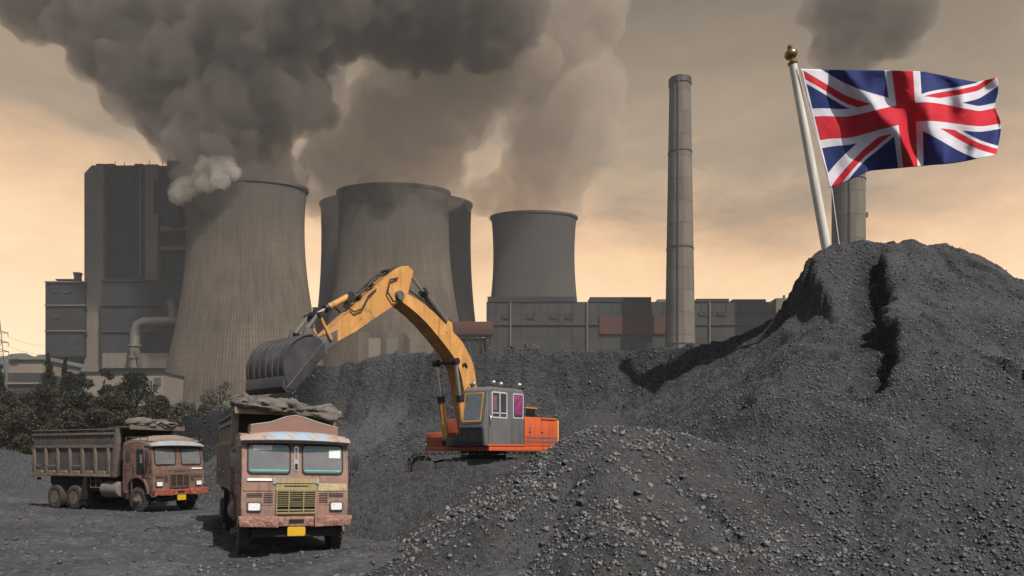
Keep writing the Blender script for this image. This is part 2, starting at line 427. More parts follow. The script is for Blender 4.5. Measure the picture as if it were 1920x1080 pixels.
# ------------------------------------------------------------------ coal heaps
class Heap:
    def __init__(self, ridges, slope, bounds, res, seed, cliff=0.0, cliff_w=1.0, gully=0.25, rough=0.18, cut=None, carve=(), crest_noise=0.12, chunky=0.0, flute=0.0, fresh_to=0.0, step=None):
        self.pts = []
        for r in ridges:
            P = np.array([tuple(at(*q)) for q in r]) if len(r[0]) == 3 and r[0][2] > 0 and isinstance(r[0][0], (int, float)) else np.array(r)
            seg = np.concatenate([[0], np.cumsum(np.linalg.norm(np.diff(P[:, :2], axis=0), axis=1))])
            s = np.linspace(0, seg[-1], max(2, int(seg[-1] / 0.2)))
            self.pts.append(np.stack([np.interp(s, seg, P[:, j]) for j in range(3)], -1))
        self.S = np.concatenate([p + 0 for p in self.pts]); self.arc = np.concatenate([np.arange(len(p)) * 0.2 + 50 * i for i, p in enumerate(self.pts)])
        self.slope, self.seed, self.cliff, self.cliff_w, self.gully, self.rough = slope, seed, cliff, cliff_w, gully, rough
        self.cut, self.carve, self.chunky = cut, carve, chunky; self.flute, self.fresh_to, self.step = flute, fresh_to, step
        self.S[:, 2] += crest_noise * fbm(self.arc * 0.9, self.arc * 0, oct=4, seed=seed + 40)
        x0, x1, y0, y1 = bounds
        self.xs, self.ys = np.arange(x0, x1, res), np.arange(y0, y1, res)
        X, Y = np.meshgrid(self.xs, self.ys)
        self.Z = self.height(X, Y)
    def height(self, X, Y):
        s = self.seed
        wx = X + 0.9 * fbm(X * 0.22, Y * 0.22, oct=3, seed=s); wy = Y + 0.9 * fbm(X * 0.22, Y * 0.22, oct=3, seed=s + 1)
        best = np.full(X.shape, -1e9); arc = np.zeros(X.shape); dist = np.zeros(X.shape)
        wd = smooth(0.2, 2.0, 0)  # constant 0
        for (px, py, pz), ar in zip(self.S, self.arc):
            d0 = np.hypot(X - px, Y - py); k = smooth(0.3, 3.0, d0)
            d_ = np.hypot(X + (wx - X) * k - px, Y + (wy - Y) * k - py)
            ds = np.sqrt(d_ * d_ + 0.09) - 0.3
            z = pz - self.slope * ds - self.cliff * (1 - np.exp(-ds / self.cliff_w))
            b = z > best
            best = np.where(b, z, best); arc = np.where(b, ar, arc); dist = np.where(b, d_, dist)
        Z = best
        if self.cut is not None: Z = np.minimum(Z, self.cut(X, Y))
        fade = smooth(0.2, 2.5, dist)
        arcw = arc + 0.5 * fbm(X * 0.8, Y * 0.8, oct=3, seed=s + 2)
        Z = Z - fade * self.gully * (0.5 + 0.5 * fbm(arcw * 0.55, dist * 0.12, oct=3, seed=s + 3, ridged=True))
        Z = Z - fade * self.gully * 0.35 * fbm(arcw * 2.0, dist * 0.35, oct=3, seed=s + 6)
        Fr = np.zeros(X.shape)
        if self.fresh_to:
            nn = fbm(arc * 0.12, dist * 0.1, oct=3, seed=s + 31)
            Fr = smooth(self.fresh_to * 1.3, self.fresh_to * 0.35, dist * (1 + 0.5 * fbm(X * 0.6, Y * 0.6, oct=3, seed=s + 30))) * smooth(-0.45, 0.15, nn)
        if self.flute:
            Z = Z - self.flute * smooth(4.5, 1.2, dist) * smooth(0.1, 0.8, dist) * (0.5 + 0.5 * fbm(arcw * 0.8, dist * 0.25, oct=4, gain=0.6, seed=s + 33, ridged=True))
        if self.step is not None:
            line, dep = self.step; L = np.array(line, float)
            xl = np.interp(Y, L[:, 1], L[:, 0]) + 0.55 * fbm(Y * 0.9, X * 0.15, oct=4, gain=0.6, seed=s + 35)
            along = smooth(L[0, 1] - 0.5, L[0, 1] + 2.5, Y) * smooth(L[-1, 1] + 0.6, L[-1, 1] - 0.8, Y)
            side = xl - X
            Z = Z - dep * along * smooth(-0.12, 0.28, side) * smooth(4.5, 0.3, side)
            Fr = np.maximum(Fr, along * smooth(-0.35, 0.0, side) * smooth(1.6, 0.5, side + 0.5 * fbm(X * 1.5, Y * 1.5, oct=3, seed=s + 36)))
        self.fresh = Fr
        sn = fbm(arcw * 0.22, dist * 0.05, oct=4, gain=0.6, seed=s + 37); sf = fbm(arcw * 1.3, dist * 0.10, oct=3, seed=s + 38)
        self.streak = smooth(-0.08, 0.40, sn + 0.35 * sf) * smooth(0.5, 3.5, dist)
        for line, wdt, dep in self.carve:
            L = np.array(line, float); dm = np.full(X.shape, 1e9); side = np.zeros(X.shape)
            Xw = X + 0.35 * fbm(X * 1.1, Y * 1.1, oct=3, seed=s + 9); Yw = Y
            for a_, b_ in zip(L, L[1:]):
                ab = b_ - a_; tt = np.clip(((Xw - a_[0]) * ab[0] + (Yw - a_[1]) * ab[1]) / (ab @ ab), 0, 1)
                q = np.hypot(Xw - a_[0] - tt * ab[0], Yw - a_[1] - tt * ab[1]); dm = np.minimum(dm, q)
            Z = Z - dep * smooth(wdt, wdt * 0.15, dm) * (0.75 + 0.6 * fbm(X * 1.8, Y * 1.8, oct=3, seed=s + 12))
            self.fresh = np.maximum(self.fresh, 0.85 * smooth(wdt * 1.2, wdt * 0.3, dm) * smooth(-0.3, 0.25, fbm(X * 1.3, Y * 1.3, oct=4, seed=s + 13)))
        Z = Z + self.rough * (0.8 * fbm(X * 0.5, Y * 0.5, oct=3, seed=s + 4) + 0.55 * fbm(X * 1.5, Y * 1.5, oct=5, gain=0.6, seed=s + 5))
        if self.chunky:
            Z = Z + self.chunky * np.maximum(0, fbm(X * 3.2, Y * 3.2, oct=3, gain=0.6, seed=s + 7))
        return Z
    def sample(self, x, y):
        fx = np.clip((x - self.xs[0]) / (self.xs[1] - self.xs[0]), 0, len(self.xs) - 1.001); fy = np.clip((y - self.ys[0]) / (self.ys[1] - self.ys[0]), 0, len(self.ys) - 1.001)
        i, j = fx.astype(int), fy.astype(int); a, b = fx - i, fy - j; Z = self.Z
        z = (Z[j, i] * (1 - a) + Z[j, i + 1] * a) * (1 - b) + (Z[j + 1, i] * (1 - a) + Z[j + 1, i + 1] * a) * b
        out_ = (x < self.xs[0]) | (x > self.xs[-1]) | (y < self.ys[0]) | (y > self.ys[-1])
        return np.where(out_, -1e3, z)
    def sample_streak(self, x, y):
        i = np.clip(((x - self.xs[0]) / (self.xs[1] - self.xs[0])).astype(int), 0, len(self.xs) - 1); j = np.clip(((y - self.ys[0]) / (self.ys[1] - self.ys[0])).astype(int), 0, len(self.ys) - 1)
        return self.streak[j, i]
    def merge(self, other, k):
        # where two heaps run into each other the spill fills the valley between them
        X, Y = np.meshgrid(self.xs, self.ys); b = other.sample(X.ravel(), Y.ravel()).reshape(X.shape)
        kk = k * (0.75 + 0.5 * fbm(X * 0.7, Y * 0.7, oct=3, seed=88))
        h = np.maximum(kk - np.abs(self.Z - b), 0) / kk
        return np.where(self.Z >= b - 0.05, np.maximum(self.Z, b) + h * h * kk / 4, self.Z)
    def build(self, name, m_, label):
        me = grid_mesh(name, self.xs, self.ys, lambda X, Y: self.Z, lambda X, Y, Z: Z > ground_z(X, Y) - 0.25, self.fresh, self.streak)
        o = mesh_obj(name, me, m_, None, 180)
        return tag(o, label, 'coal heap', 'coal heaps in the yard')

back = Heap([[(225, 822, 46), (270, 800, 45.5), (320, 788, 45), (400, 774, 45), (470, 760, 46), (510, 742, 46.5), (545, 712, 46), (600, 688, 46), (640, 678, 46), (690, 668, 45), (735, 664, 45),
              (760, 656, 45), (830, 650, 44), (880, 664, 43), (920, 652, 43), (960, 644, 43), (1030, 650, 43), (1100, 655, 42), (1180, 653, 41.5), (1250, 648, 41), (1290, 645, 40),
              (1340, 637, 38.5), (1390, 636, 37.5), (1440, 614, 36.8), (1480, 596, 36), (1515, 586, 35.5), (1600, 600, 36)]],
            0.58, (-36, 18, 24, 64), 0.14, 100, cliff=2.0, cliff_w=0.9, gully=1.0, rough=0.26, crest_noise=0.40, flute=0.9, fresh_to=4.2)
def big_cut(X, Y):
    sh = 0.5 * fbm(Y * 0.5, X * 0.3, oct=4, seed=61) + 0.35 * fbm(Y * 1.6, X * 0.8, oct=4, gain=0.6, seed=62)
    x = X + sh - 0.10 * (33 - Y)
    return np.interp(x, [-10, 12.2, 12.75, 12.95, 13.15, 13.6, 13.9, 60], [-6.3, 8.3, 8.9, 10.1, 10.9, 11.6, 14, 14])
big = Heap([[(1545, 470, 33), (1562, 455, 33), (1600, 453, 33), (1640, 457, 33), (1700, 455, 33), (1760, 460, 33), (1800, 470, 33), (1835, 484, 33), (1870, 503, 33), (1920, 527, 33), (2020, 590, 33), (2150, 660, 33)], [(1120, 1092, 13.0), (1330, 1075, 13.3), (1500, 1066, 13.4), (1700, 1052, 13.6), (2000, 1030, 14)]],
           0.545, (-1, 36, 8.5, 56), 0.10, 200, cliff=1.0, cliff_w=3.5, gully=0.60, rough=0.29, crest_noise=0.34, chunky=0.10, cut=big_cut,
           step=([(11.3, 22.3), (12.4, 24.0), (13.5, 26.8), (14.4, 28.8), (15.5, 31.0), (16.1, 32.4)], 1.25),
           carve=(([(12.2, 24.2), (10.4, 22.2)], 0.5, 0.3), ([(19.2, 32.5), (20.5, 29.5), (21.5, 27)], 0.35, 0.3),
                  ([(10.6, 31), (9.4, 29.2), (8.2, 28.2)], 0.9, 0.5), ([(11.2, 26.2), (10.9, 25.6)], 0.45, 0.4), ([(17.0, 24.5), (18.0, 23.2)], 0.4, 0.25), ([(7.6, 24.5), (7.2, 23.7)], 0.35, 0.3)))
spoil = Heap([[(560, 895, 34.50), (620, 940, 27.60), (680, 925, 24.84), (725, 883, 24.38), (790, 882, 24.38), (860, 874, 24.38), (960, 863, 24.61), (1035, 858, 25.30), (1100, 826, 27.60)],
              [(760, 900, 28.17), (880, 882, 29.90), (1000, 872, 31.05), (1060, 825, 32.20), (1090, 768, 33.35), (1150, 780, 34.50), (1230, 810, 34.50)], [(800, 888, 25.99), (960, 868, 26.91), (1040, 858, 28.17)]],
             0.52, (-10, 9, 14, 46), 0.085, 300, gully=0.22, rough=0.16, crest_noise=0.05)
rubble = Heap([[(640, 1085, 14.1), (690, 1076, 14.2), (780, 1045, 14.8), (870, 1003, 15.5), (940, 963, 16.2), (1000, 913, 17), (1040, 868, 18), (1080, 826, 19), (1125, 800, 20), (1190, 802, 20.5), (1240, 822, 21), (1320, 860, 21)],
               [(1125, 800, 20), (1140, 870, 17.5), (1150, 960, 15), (1160, 1040, 13)], [(1190, 802, 20.5), (1300, 900, 18), (1400, 1000, 15.5)], [(860, 1104, 12.5), (1150, 1094, 12.7), (1420, 1080, 13)]],
              0.55, (-6, 10, 7, 27), 0.055, 400, gully=0.16, rough=0.15, crest_noise=0.10, chunky=0.13)
leftheap = Heap([[(-260, 842, 44), (-120, 838, 44), (0, 842, 44), (40, 850, 44), (100, 856, 44), (200, 850, 45), (260, 838, 45)]], 0.55, (-50, -17, 32, 58), 0.16, 500, gully=0.3, rough=0.16, cliff=0.4)

for A_, B_, k_ in ((rubble, big, 2.2), (big, back, 1.6), (spoil, back, 1.4), (rubble, spoil, 0.8), (spoil, big, 1.4)):
    za, zb = A_.merge(B_, k_), B_.merge(A_, k_); A_.Z, B_.Z = za, zb
back.build('coal_heap', M['coal'], 'long black coal ridge with a steep hollowed face behind the excavator')
big.build('coal_heap', M['coal'], 'tallest black coal heap, carrying the flagpole on its flat top')
spoil.build('coal_heap', M['coal'], 'low smooth black coal mound the excavator stands on')
rubble.build('coal_heap', M['coal_rubble'], 'low coal mound strewn with coarse grey lumps in front of the excavator')
leftheap.build('coal_heap', M['coal_dust'], 'low coal bank between the dusty brown tipper truck and the trees')
HEAPS = [back, big, spoil, rubble, leftheap]
def top_z(x, y):
    z = ground_z(x, y)
    for h in HEAPS: z = np.maximum(z, h.sample(np.asarray(x, float), np.asarray(y, float)))
    return z

# ------------------------------------------------------------------ lumps lying on the heaps
def rock_shapes(n):
    bm = bmesh.new(); bmesh.ops.create_icosphere(bm, subdivisions=1, radius=1.0)
    v0 = np.array([v.co[:] for v in bm.verts]); f0 = np.array([[v.index for v in f.verts] for f in bm.faces]); bm.free()
    out = []
    for i in range(n):
        r = np.random.default_rng(900 + i); v_ = v0 * (1 + r.uniform(-0.28, 0.28, (len(v0), 1))) * r.uniform(0.65, 1.25, (1, 3)) * np.array([1, 1, 0.8])
        for _ in range(6):                                  # flat cleaved faces
            nrm = r.normal(size=3); nrm /= np.linalg.norm(nrm); lim = r.uniform(0.35, 0.62); dd = v_ @ nrm
            v_ = v_ - np.outer(np.maximum(0, dd - lim), nrm)
        out.append(v_)
    return out, f0
SHAPES, ROCKF = rock_shapes(14)

def scatter(name, x, y, z, size, m_, label, parent=None):
    n = len(x); k = RNG.integers(0, len(SHAPES), n); nv = len(SHAPES[0])
    V = np.stack([SHAPES[i] for i in k])
    ang = RNG.uniform(0, 2 * np.pi, n); ti = RNG.normal(0, 0.5, n)
    ca, sa, ct, s_t = np.cos(ang)[:, None], np.sin(ang)[:, None], np.cos(ti)[:, None], np.sin(ti)[:, None]
    X, Y, Z = V[..., 0], V[..., 1], V[..., 2]
    Y, Z = Y * ct - Z * s_t, Y * s_t + Z * ct
    X, Y = X * ca - Y * sa, X * sa + Y * ca
    P = np.stack([X, Y, Z], -1) * size[:, None, None] * 0.5 + np.stack([x, y, z + size * 0.12], -1)[:, None, :]
    F = (ROCKF[None] + (np.arange(n) * nv)[:, None, None]).reshape(-1, 3)
    o = mesh_obj(name, np_mesh(name, P.reshape(-1, 3), F), m_, parent, None)
    return tag(o, label, 'coal lumps', kind='stuff')

def rock_mat(name, lo, hi, spec=0.4):
    m_, t = new_mat(name)
    geo = t.add('ShaderNodeNewGeometry')
    k = t.m('ADD', t.m('MULTIPLY', geo.outputs['Random Per Island'], 0.75), t.m('MULTIPLY', t.noise(t.co, 14, 4), 0.25))
    t.put(t.bs.inputs['Base Color'], t.ramp(k, [(0.1, lo), (0.75, hi), (0.95, tuple(min(1, q * 1.6) for q in hi[:3]) + (1,))]))
    t.bs.inputs['Roughness'].default_value = 0.6; t.bs.inputs['Specular IOR Level'].default_value = spec
    t.put(t.bs.inputs['Normal'], t.bump(t.noise(t.co, 30, 4), 0.4, 0.03))
    return m_
M['rock'] = rock_mat('coal_lump', (0.038, 0.0375, 0.037, 1), (0.115, 0.113, 0.111, 1))
M['rock_dark'] = rock_mat('dark_coal_lump', (0.025, 0.025, 0.026, 1), (0.085, 0.085, 0.087, 1))

def in_view(x, y, z, m_=60):
    px = 960 + F_PX * x / y; py = HORIZON - F_PX * (z - CAM_H) / y
    return (px > -m_) & (px < 1920 + m_) & (py < 1080 + m_)

def rain(heap, x0, x1, y0, y1, n, smin, smax, power, dens):
    x = RNG.uniform(x0, x1, n); y = RNG.uniform(y0, y1, n)
    z = heap.sample(x, y); g = top_z(x, y)
    p = dens(x, y) * (1 - 0.85 * heap.sample_streak(x, y))
    k = (z >= g - 0.03) & (RNG.uniform(0, 1, n) < p) & in_view(x, y, z)
    x, y, z = x[k], y[k], z[k]
    s = smin + (smax - smin) * RNG.uniform(0, 1, len(x)) ** power
    return x, y, z, s
dn = lambda f, seed, lo=-0.2, hi=0.4: (lambda x, y: 0.12 + 0.88 * smooth(lo, hi, fbm(x * f, y * f, oct=4, seed=seed)))
parts = [rain(rubble, -5, 9, 8, 24, 110000, 0.02, 0.15, 4.5, dn(0.6, 71)), rain(rubble, -5, 9, 10, 23, 4200, 0.10, 0.26, 2.6, dn(0.5, 72))]
scatter('coal_lumps', *[np.concatenate(q) for q in zip(*parts)], M['rock'], 'loose grey coal lumps spilled over the low rubble mound')
foot = lambda x, y: smooth(24, 15, np.hypot(x - 14, y - 33) * 0 + y + 0.25 * (x - 8)) * dn(0.5, 78, -0.3, 0.3)(x, y)
parts = [rain(big, -1, 22, 9, 22, 80000, 0.025, 0.18, 4.5, foot), rain(big, 0, 26, 9, 26, 110000, 0.025, 0.13, 4.0, dn(0.5, 73, -0.2, 0.4)), rain(big, 2, 32, 18, 36, 80000, 0.04, 0.15, 4.0, dn(0.4, 74, -0.1, 0.5))]
scatter('coal_lumps', *[np.concatenate(q) for q in zip(*parts)], M['rock_dark'], 'small dark coal lumps scattered down the tallest heap')
parts = [rain(spoil, -8, 7, 14, 34, 16000, 0.03, 0.10, 4.0, dn(0.5, 75, 0, 0.6)), rain(back, -30, 14, 26, 46, 36000, 0.06, 0.26, 4.0, dn(0.3, 76, -0.1, 0.4)), rain(leftheap, -45, -17, 32, 46, 14000, 0.06, 0.24, 4.0, dn(0.3, 79, -0.1, 0.4))]
scatter('coal_lumps', *[np.concatenate(q) for q in zip(*parts)], M['rock_dark'], 'sparse dark coal lumps on the slopes around the excavator')
xg = RNG.uniform(-26, 3, 60000); yg = 11 + 29 * RNG.uniform(0, 1, 60000) ** 1.5; zg = ground_z(xg, yg)
k = (RNG.uniform(0, 1, 60000) < dn(0.5, 77, 0.05, 0.5)(xg, yg)) & (top_z(xg, yg) < zg + 0.02) & in_view(xg, yg, zg)
sg = 0.02 + 0.15 * RNG.uniform(0, 1, k.sum()) ** 5
scatter('coal_lumps', xg[k], yg[k], zg[k], sg, M['rock_dark'], 'crumbs of coal lying about the flat yard')

# the biggest lumps one can point at
def lump(px, py, size, label, flatten=1.0, shape=0, turn=0.0, heap=rubble):
    # march along the view direction to the surface
    for dd in np.arange(9, 40, 0.02):
        p = at(px, py, dd)
        if float(top_z(np.array([p.x]), np.array([p.y]))[0]) >= p.z: break
    v_ = SHAPES[shape % len(SHAPES)] * size * 0.5 * np.array([1, 1, flatten])
    o = mesh_obj('coal_lump', np_mesh('coal_lump', v_, ROCKF), M['rock'], None, None)
    o.location = (p.x, p.y, p.z + size * 0.1 * flatten); o.rotation_euler = (0.2, 0.15, turn)
    return tag(o, label, 'coal lump', 'large coal lumps on the rubble mound')
lump(1037, 938, 0.34, 'darkest block of coal, jutting from the left slope of the rubble mound', 1.0, 0, 0.4)
lump(1088, 946, 0.32, 'pale boxy coal lump just right of the dark jutting block', 0.9, 3, 1.0)
lump(1190, 838, 0.46, 'long thin coal slab lying near the rubble mound crest', 0.28, 5, 0.6)
lump(1192, 902, 0.42, 'broad light coal lump halfway down the rubble mound', 0.5, 7, 0.2)
lump(1196, 924, 0.36, 'flat light coal lump directly below a broader light one', 0.35, 9, 1.4)
lump(1168, 884, 0.30, 'light coal lump uppermost in a cluster of pale lumps', 0.6, 2, 2.0)
lump(1244, 1066, 0.22, 'pale lump alone on smooth coal dust at the mound foot', 0.8, 4, 0.3)
lump(935, 984, 0.22, 'flat tan coal lump near the left edge of the rubble mound', 0.5, 6, 0.9)
# ------------------------------------------------------------------ power station
def concrete(name, lo, hi, rib=0, streak=0.5, rough=0.9, radial=False, bands=0.0):
    m_, t = new_mat(name)
    co = t.co; x, y, z = t.sep(co)
    a = t.noise(co, 0.03, 5, 0.6); b = t.noise(t.map(co, (0.35, 0.35, 0.02)), 1.0, 5, 0.65)
    c = t.ramp(t.m('ADD', t.m('MULTIPLY', a, 1 - streak), t.m('MULTIPLY', b, streak)), [(0.36, lo), (0.64, hi)])
    if rib:
        ang = t.m('ARCTAN2', y, x)
        wv = t.m('SINE', t.m('MULTIPLY', ang, float(rib)))
        c = t.mix(t.mr(wv, -0.2, 0.9, 0.38, 0.0), c, tuple(q * 0.45 for q in lo[:3]) + (1,))
        lift = t.m('SINE', t.m('MULTIPLY', z, 1.6))
        c = t.mix(t.mr(lift, 0.8, 1.0, 0, 0.22), c, tuple(q * 0.6 for q in lo[:3]) + (1,))
        # ragged darker tone, stronger towards the rim
        top = t.m('MULTIPLY', t.mr(t.m('ADD', z, t.m('MULTIPLY', b, 30.0)), 96, 128), 0.55)
        c = t.mix(top, c, (0.045, 0.042, 0.04, 1))
    if bands:
        seam = t.m('FRACT', t.m('DIVIDE', x, bands * 0.62)); tint = t.add('ShaderNodeTexWhiteNoise', noise_dimensions='2D')
        t.put(tint.inputs['Vector'], t.comb(t.m('FLOOR', t.m('DIVIDE', x, bands * 0.62)), t.m('FLOOR', t.m('DIVIDE', z, bands)), 0.0))
        c = t.mix(t.mr(tint.outputs['Value'], 0.2, 1.0, 0, 0.28), c, tuple(q * 1.5 for q in hi[:3]) + (1,))
        c = t.mix(t.mr(seam, 0.94, 0.97, 0, 0.45), c, tuple(q * 0.4 for q in lo[:3]) + (1,))
        run = t.noise(t.map(co, (0.6, 0.6, 0.03)), 1.0, 4, 0.6); c = t.mix(t.mr(run, 0.52, 0.72, 0, 0.45), c, tuple(q * 0.55 for q in lo[:3]) + (1,))
        lift = t.m('FRACT', t.m('DIVIDE', z, bands))
        c = t.mix(t.mr(lift, 0.93, 0.97, 0, 0.5), c, tuple(q * 0.5 for q in lo[:3]) + (1,))
    t.put(t.bs.inputs['Base Color'], c); t.bs.inputs['Roughness'].default_value = rough; t.bs.inputs['Specular IOR Level'].default_value = 0.2
    t.put(t.bs.inputs['Normal'], t.bump(t.noise(co, 0.4, 4), 0.3, 0.3))
    return m_
M['tower'] = concrete('tower_concrete', (0.070, 0.054, 0.041, 1), (0.150, 0.117, 0.088, 1), 150)
M['tower_old'] = concrete('dark_tower_concrete', (0.055, 0.049, 0.043, 1), (0.085, 0.074, 0.064, 1), 150)
M['cladding'] = concrete('dark_cladding', (0.015, 0.016, 0.018, 1), (0.027, 0.027, 0.028, 1), 0, 0.3, 0.7, bands=9.0)
M['cladding_mid'] = concrete('brown_cladding', (0.026, 0.026, 0.026, 1), (0.042, 0.040, 0.038, 1), 0, 0.4, 0.7, bands=14.0)
M['pale_strip'] = concrete('pale_cladding', (0.105, 0.089, 0.072, 1), (0.150, 0.127, 0.102, 1), 0, 0.5, 0.8)
M['pale_wall'] = concrete('pale_wall', (0.15, 0.125, 0.098, 1), (0.20, 0.165, 0.13, 1), 0, 0.4, 0.8)
M['red_clad'] = concrete('red_cladding', (0.06, 0.024, 0.021, 1), (0.085, 0.033, 0.028, 1), 0, 0.4, 0.8)
M['chimney'] = concrete('chimney_concrete', (0.095, 0.082, 0.068, 1), (0.14, 0.12, 0.098, 1), 0, 0.6, 0.9, bands=12.0)
M['steel_dark'] = simple('dark_steel', (0.035, 0.034, 0.034, 1), 0.6, 0.3)
M['glass_far'] = simple('far_glass', (0.05, 0.055, 0.06, 1), 0.15, 0.0)
M['pipe'] = simple('duct_metal', (0.13, 0.11, 0.09, 1), 0.5, 0.2, 0.3, 0.3)

def ppm(dist): return F_PX / dist                    # pixels per metre at a distance
def zt(dist): return float(np.interp(dist, _TY, _TZ))

def cooling_tower(px, dist, prof, mat_, label):
    """prof: (pixel row, pixel half width) from rim to base"""
    k = 1 / ppm(dist); base = at(px, 750, dist); gz = float(ground_z(base.x, dist)) - 1.0
    root = empty('cooling_tower', label, 'cooling tower', (base.x, dist, gz))
    pr = [(hw * k, at(px, y, dist).z - gz) for y, hw in prof]
    hs = np.array([p[1] for p in pr])[::-1]; rs = np.array([p[0] for p in pr])[::-1]
    h = np.linspace(hs[0], hs[-1], 40)
    # smooth the shell outline
    co_ = np.polyfit(hs, rs, 4); r = np.polyval(co_, h)
    legs_h = -3.0
    outer = [(rr, hh) for rr, hh in zip(r, h) if hh > legs_h]
    inner = [(rr - 0.9, hh) for rr, hh in reversed(outer)]
    MB().lathe(outer + inner, seg=160, closed=True).out('shell', mat_, root, 40)
    rim = MB().lathe([(r[-1] + 0.5, h[-1] - 1.6), (r[-1] + 1.0, h[-1] - 1.2), (r[-1] + 1.0, h[-1] + 0.3), (r[-1] - 1.4, h[-1] + 0.3), (r[-1] - 1.4, h[-1] - 1.6)], seg=160, closed=True)
    rim.out('rim', M['steel_dark'], root, 40)
    root.scale = (1, 0.5, 1)
    return root, base.x, gz, r[-1], h[-1]

T1 = cooling_tower(461, 400, [(355, 113.5), (385, 110.5), (430, 109.5), (470, 110), (545, 117.5), (617, 130.5), (717, 152.5), (762, 163)], M['tower'], 'nearest cooling tower, brown ribbed concrete with steam curling over its rim')
T2 = cooling_tower(738, 450, [(362, 104), (400, 103), (440, 103.5), (480, 105), (545, 113), (610, 124), (700, 143), (735, 150)], M['tower'], 'cooling tower directly behind the excavator boom')
cooling_tower(743, 560, [(384, 141), (410, 140), (450, 139.5), (510, 141), (580, 146), (640, 153), (690, 160)], M['tower_old'], 'wide dark cooling tower showing on both sides of a smaller one')
T3 = cooling_tower(1001, 530, [(408, 80), (430, 77.5), (470, 76.5), (510, 77), (555, 80), (610, 88), (700, 105)], M['tower_old'], 'short dark cooling tower rising behind the long low plant building')

def block(mb, x0, x1, y0, y1, dist, depth, bev=0.0):
    """a box whose front face spans photo columns x0..x1 and rows y0..y1 at a distance"""
    a = at(x0, y0, dist); b = at(x1, y1, dist)
    return mb.span((a.x, dist, b.z), (b.x, dist + depth, a.z), bev)

def loc_mb(): return MB()
# boiler house: dark slabs, pale stair shafts, roof plant, flue duct
D0 = 440.0
bh = empty('boiler_house', 'tall dark boiler house with pale vertical stair shafts behind the nearest cooling tower', 'power station')
block(MB(), 195, 272, 310, 700, D0, 60).out('main_slab', M['cladding'], bh)
block(MB(), 272, 296, 308, 700, D0 - 2, 60).out('pale_shaft', M['pale_strip'], bh)
block(MB(), 296, 352, 311, 700, D0 + 3, 60).out('side_slab', M['cladding_mid'], bh)
block(MB(), 352, 420, 314, 700, D0 + 9, 40).out('side_slab', M['cladding'], bh)
m_ = MB(); a = at(158, 325, D0 - 5); b = at(194, 720, D0 - 5); c_ = at(172, 310, D0 - 5)
m_.prism([(a.x, b.z), (b.x, b.z), (b.x, c_.z), (c_.x, c_.z), (a.x, a.z)], 'y', D0 - 5, D0 + 55); m_.out('stair_shaft', M['pale_strip'], bh)
for yy_ in range(352, 640, 17): block(MB(), 159.5, 162, yy_, yy_ + 2.5, D0 - 5.4, 1).out('window', M['glass_far'], bh)
block(MB(), 85, 157, 528, 668, D0 - 8, 50).out('low_wing', M['cladding'], bh)
[block(MB(), 83.5, 160, y_, y_ + 2.2, D0 - 9, 3).out('wing_ledge', M['pale_strip'], bh) for y_ in (527, 571, 619)]
block(MB(), 191, 350, 526, 672, D0 - 14, 20).out('bunker_slab', M['cladding'], bh)
[block(MB(), 190, 350, y_, y_ + 2.5, D0 - 15, 3).out('bunker_ledge', M['cladding_mid'], bh) for y_ in (524, 570, 620)]
block(MB(), 192, 350, 662, 690, D0 - 16, 20).out('pale_plinth', M['pale_strip'], bh)
block(MB(), 288, 336, 335, 400, D0 - 3, 10).out('gantry_box', M['cladding'], bh)
m_ = MB(); a = at(294, 400, D0 - 3); b = at(336, 425, D0 - 3); m_.prism([(a.x, a.z), (b.x, a.z), (b.x, b.z), (a.x + 8, b.z)], 'y', D0 - 3, D0 + 3); m_.out('gantry_hopper', M['cladding'], bh)
[block(MB(), x_, 352, y_, y_ + 8, D0 - 1, 5).out('gantry_walkway', M['pale_strip'], bh) for x_, y_ in ((300, 424), (296, 461))]
block(MB(), 313, 335, 301, 314, D0 + 12, 14).out('roof_house', M['cladding'], bh)
m_ = MB()
for x_, y_ in ((216, 302), (233, 303), (316, 293), (319, 290), (305, 300), (345, 305), (280, 300)):
    a = at(x_, y_, D0 + 16); b = at(x_, 314, D0 + 16); MB().tube([(a.x, D0 + 16, b.z), (a.x, D0 + 16, a.z)], 0.18, 5).out('aerial', M['steel_dark'], bh)
for x_ in (180, 198, 252): block(MB(), x_, x_ + 16, 307, 311, D0 + 6, 6).out('roof_parapet', M['cladding'], bh)
m_ = MB(); a = at(146, 512, D0); b = at(146, 528, D0); m_.lathe([(2.3, 0), (2.0, (a.z - b.z) * 0.5), (2.6, a.z - b.z)], (a.x, D0, b.z), seg=16); m_.out('roof_vent', M['steel_dark'], bh)
m_ = MB(); block(m_, 104, 139, 523, 525.5, D0 + 2, 2); [block(m_, x_, x_ + 1.5, 525, 529, D0 + 2, 1) for x_ in (108, 120, 134)]; m_.out('roof_rail', M['steel_dark'], bh)
for x_ in (205, 222, 239): block(MB(), x_, x_ + 10, 335, 342, D0 - 0.4, 1).out('louvre', M['steel_dark'], bh)
for x_ in (204, 232): block(MB(), x_, x_ + 20, 485, 489, D0 - 0.4, 1).out('louvre', M['steel_dark'], bh)
for x_, y_ in ((96, 545), (120, 545), (98, 592), (130, 640)): block(MB(), x_, x_ + 12, y_, y_ + 4, D0 - 8.5, 1).out('louvre', M['steel_dark'], bh)
block(MB(), 262, 264, 312, 520, D0 - 1.0, 1).out('riser_pipe', M['pipe'], bh)
m_ = MB(); P = lambda x_, y_, dd=D0 - 22: at(x_, y_, dd)
m_.tube([P(253, 690), P(253, 640), P(254, 622), P(259, 609), P(270, 604), P(290, 603), P(335, 602), P(352, 602)], 9 / ppm(D0 - 22), 20)
m_.lathe([(3.4, 0), (3.4, 1.2)], P(253, 650), seg=20).lathe([(3.4, 0), (3.4, 1.2)], P(253, 672), seg=20)
m_.out('flue_duct', M['pipe'], bh, 60)
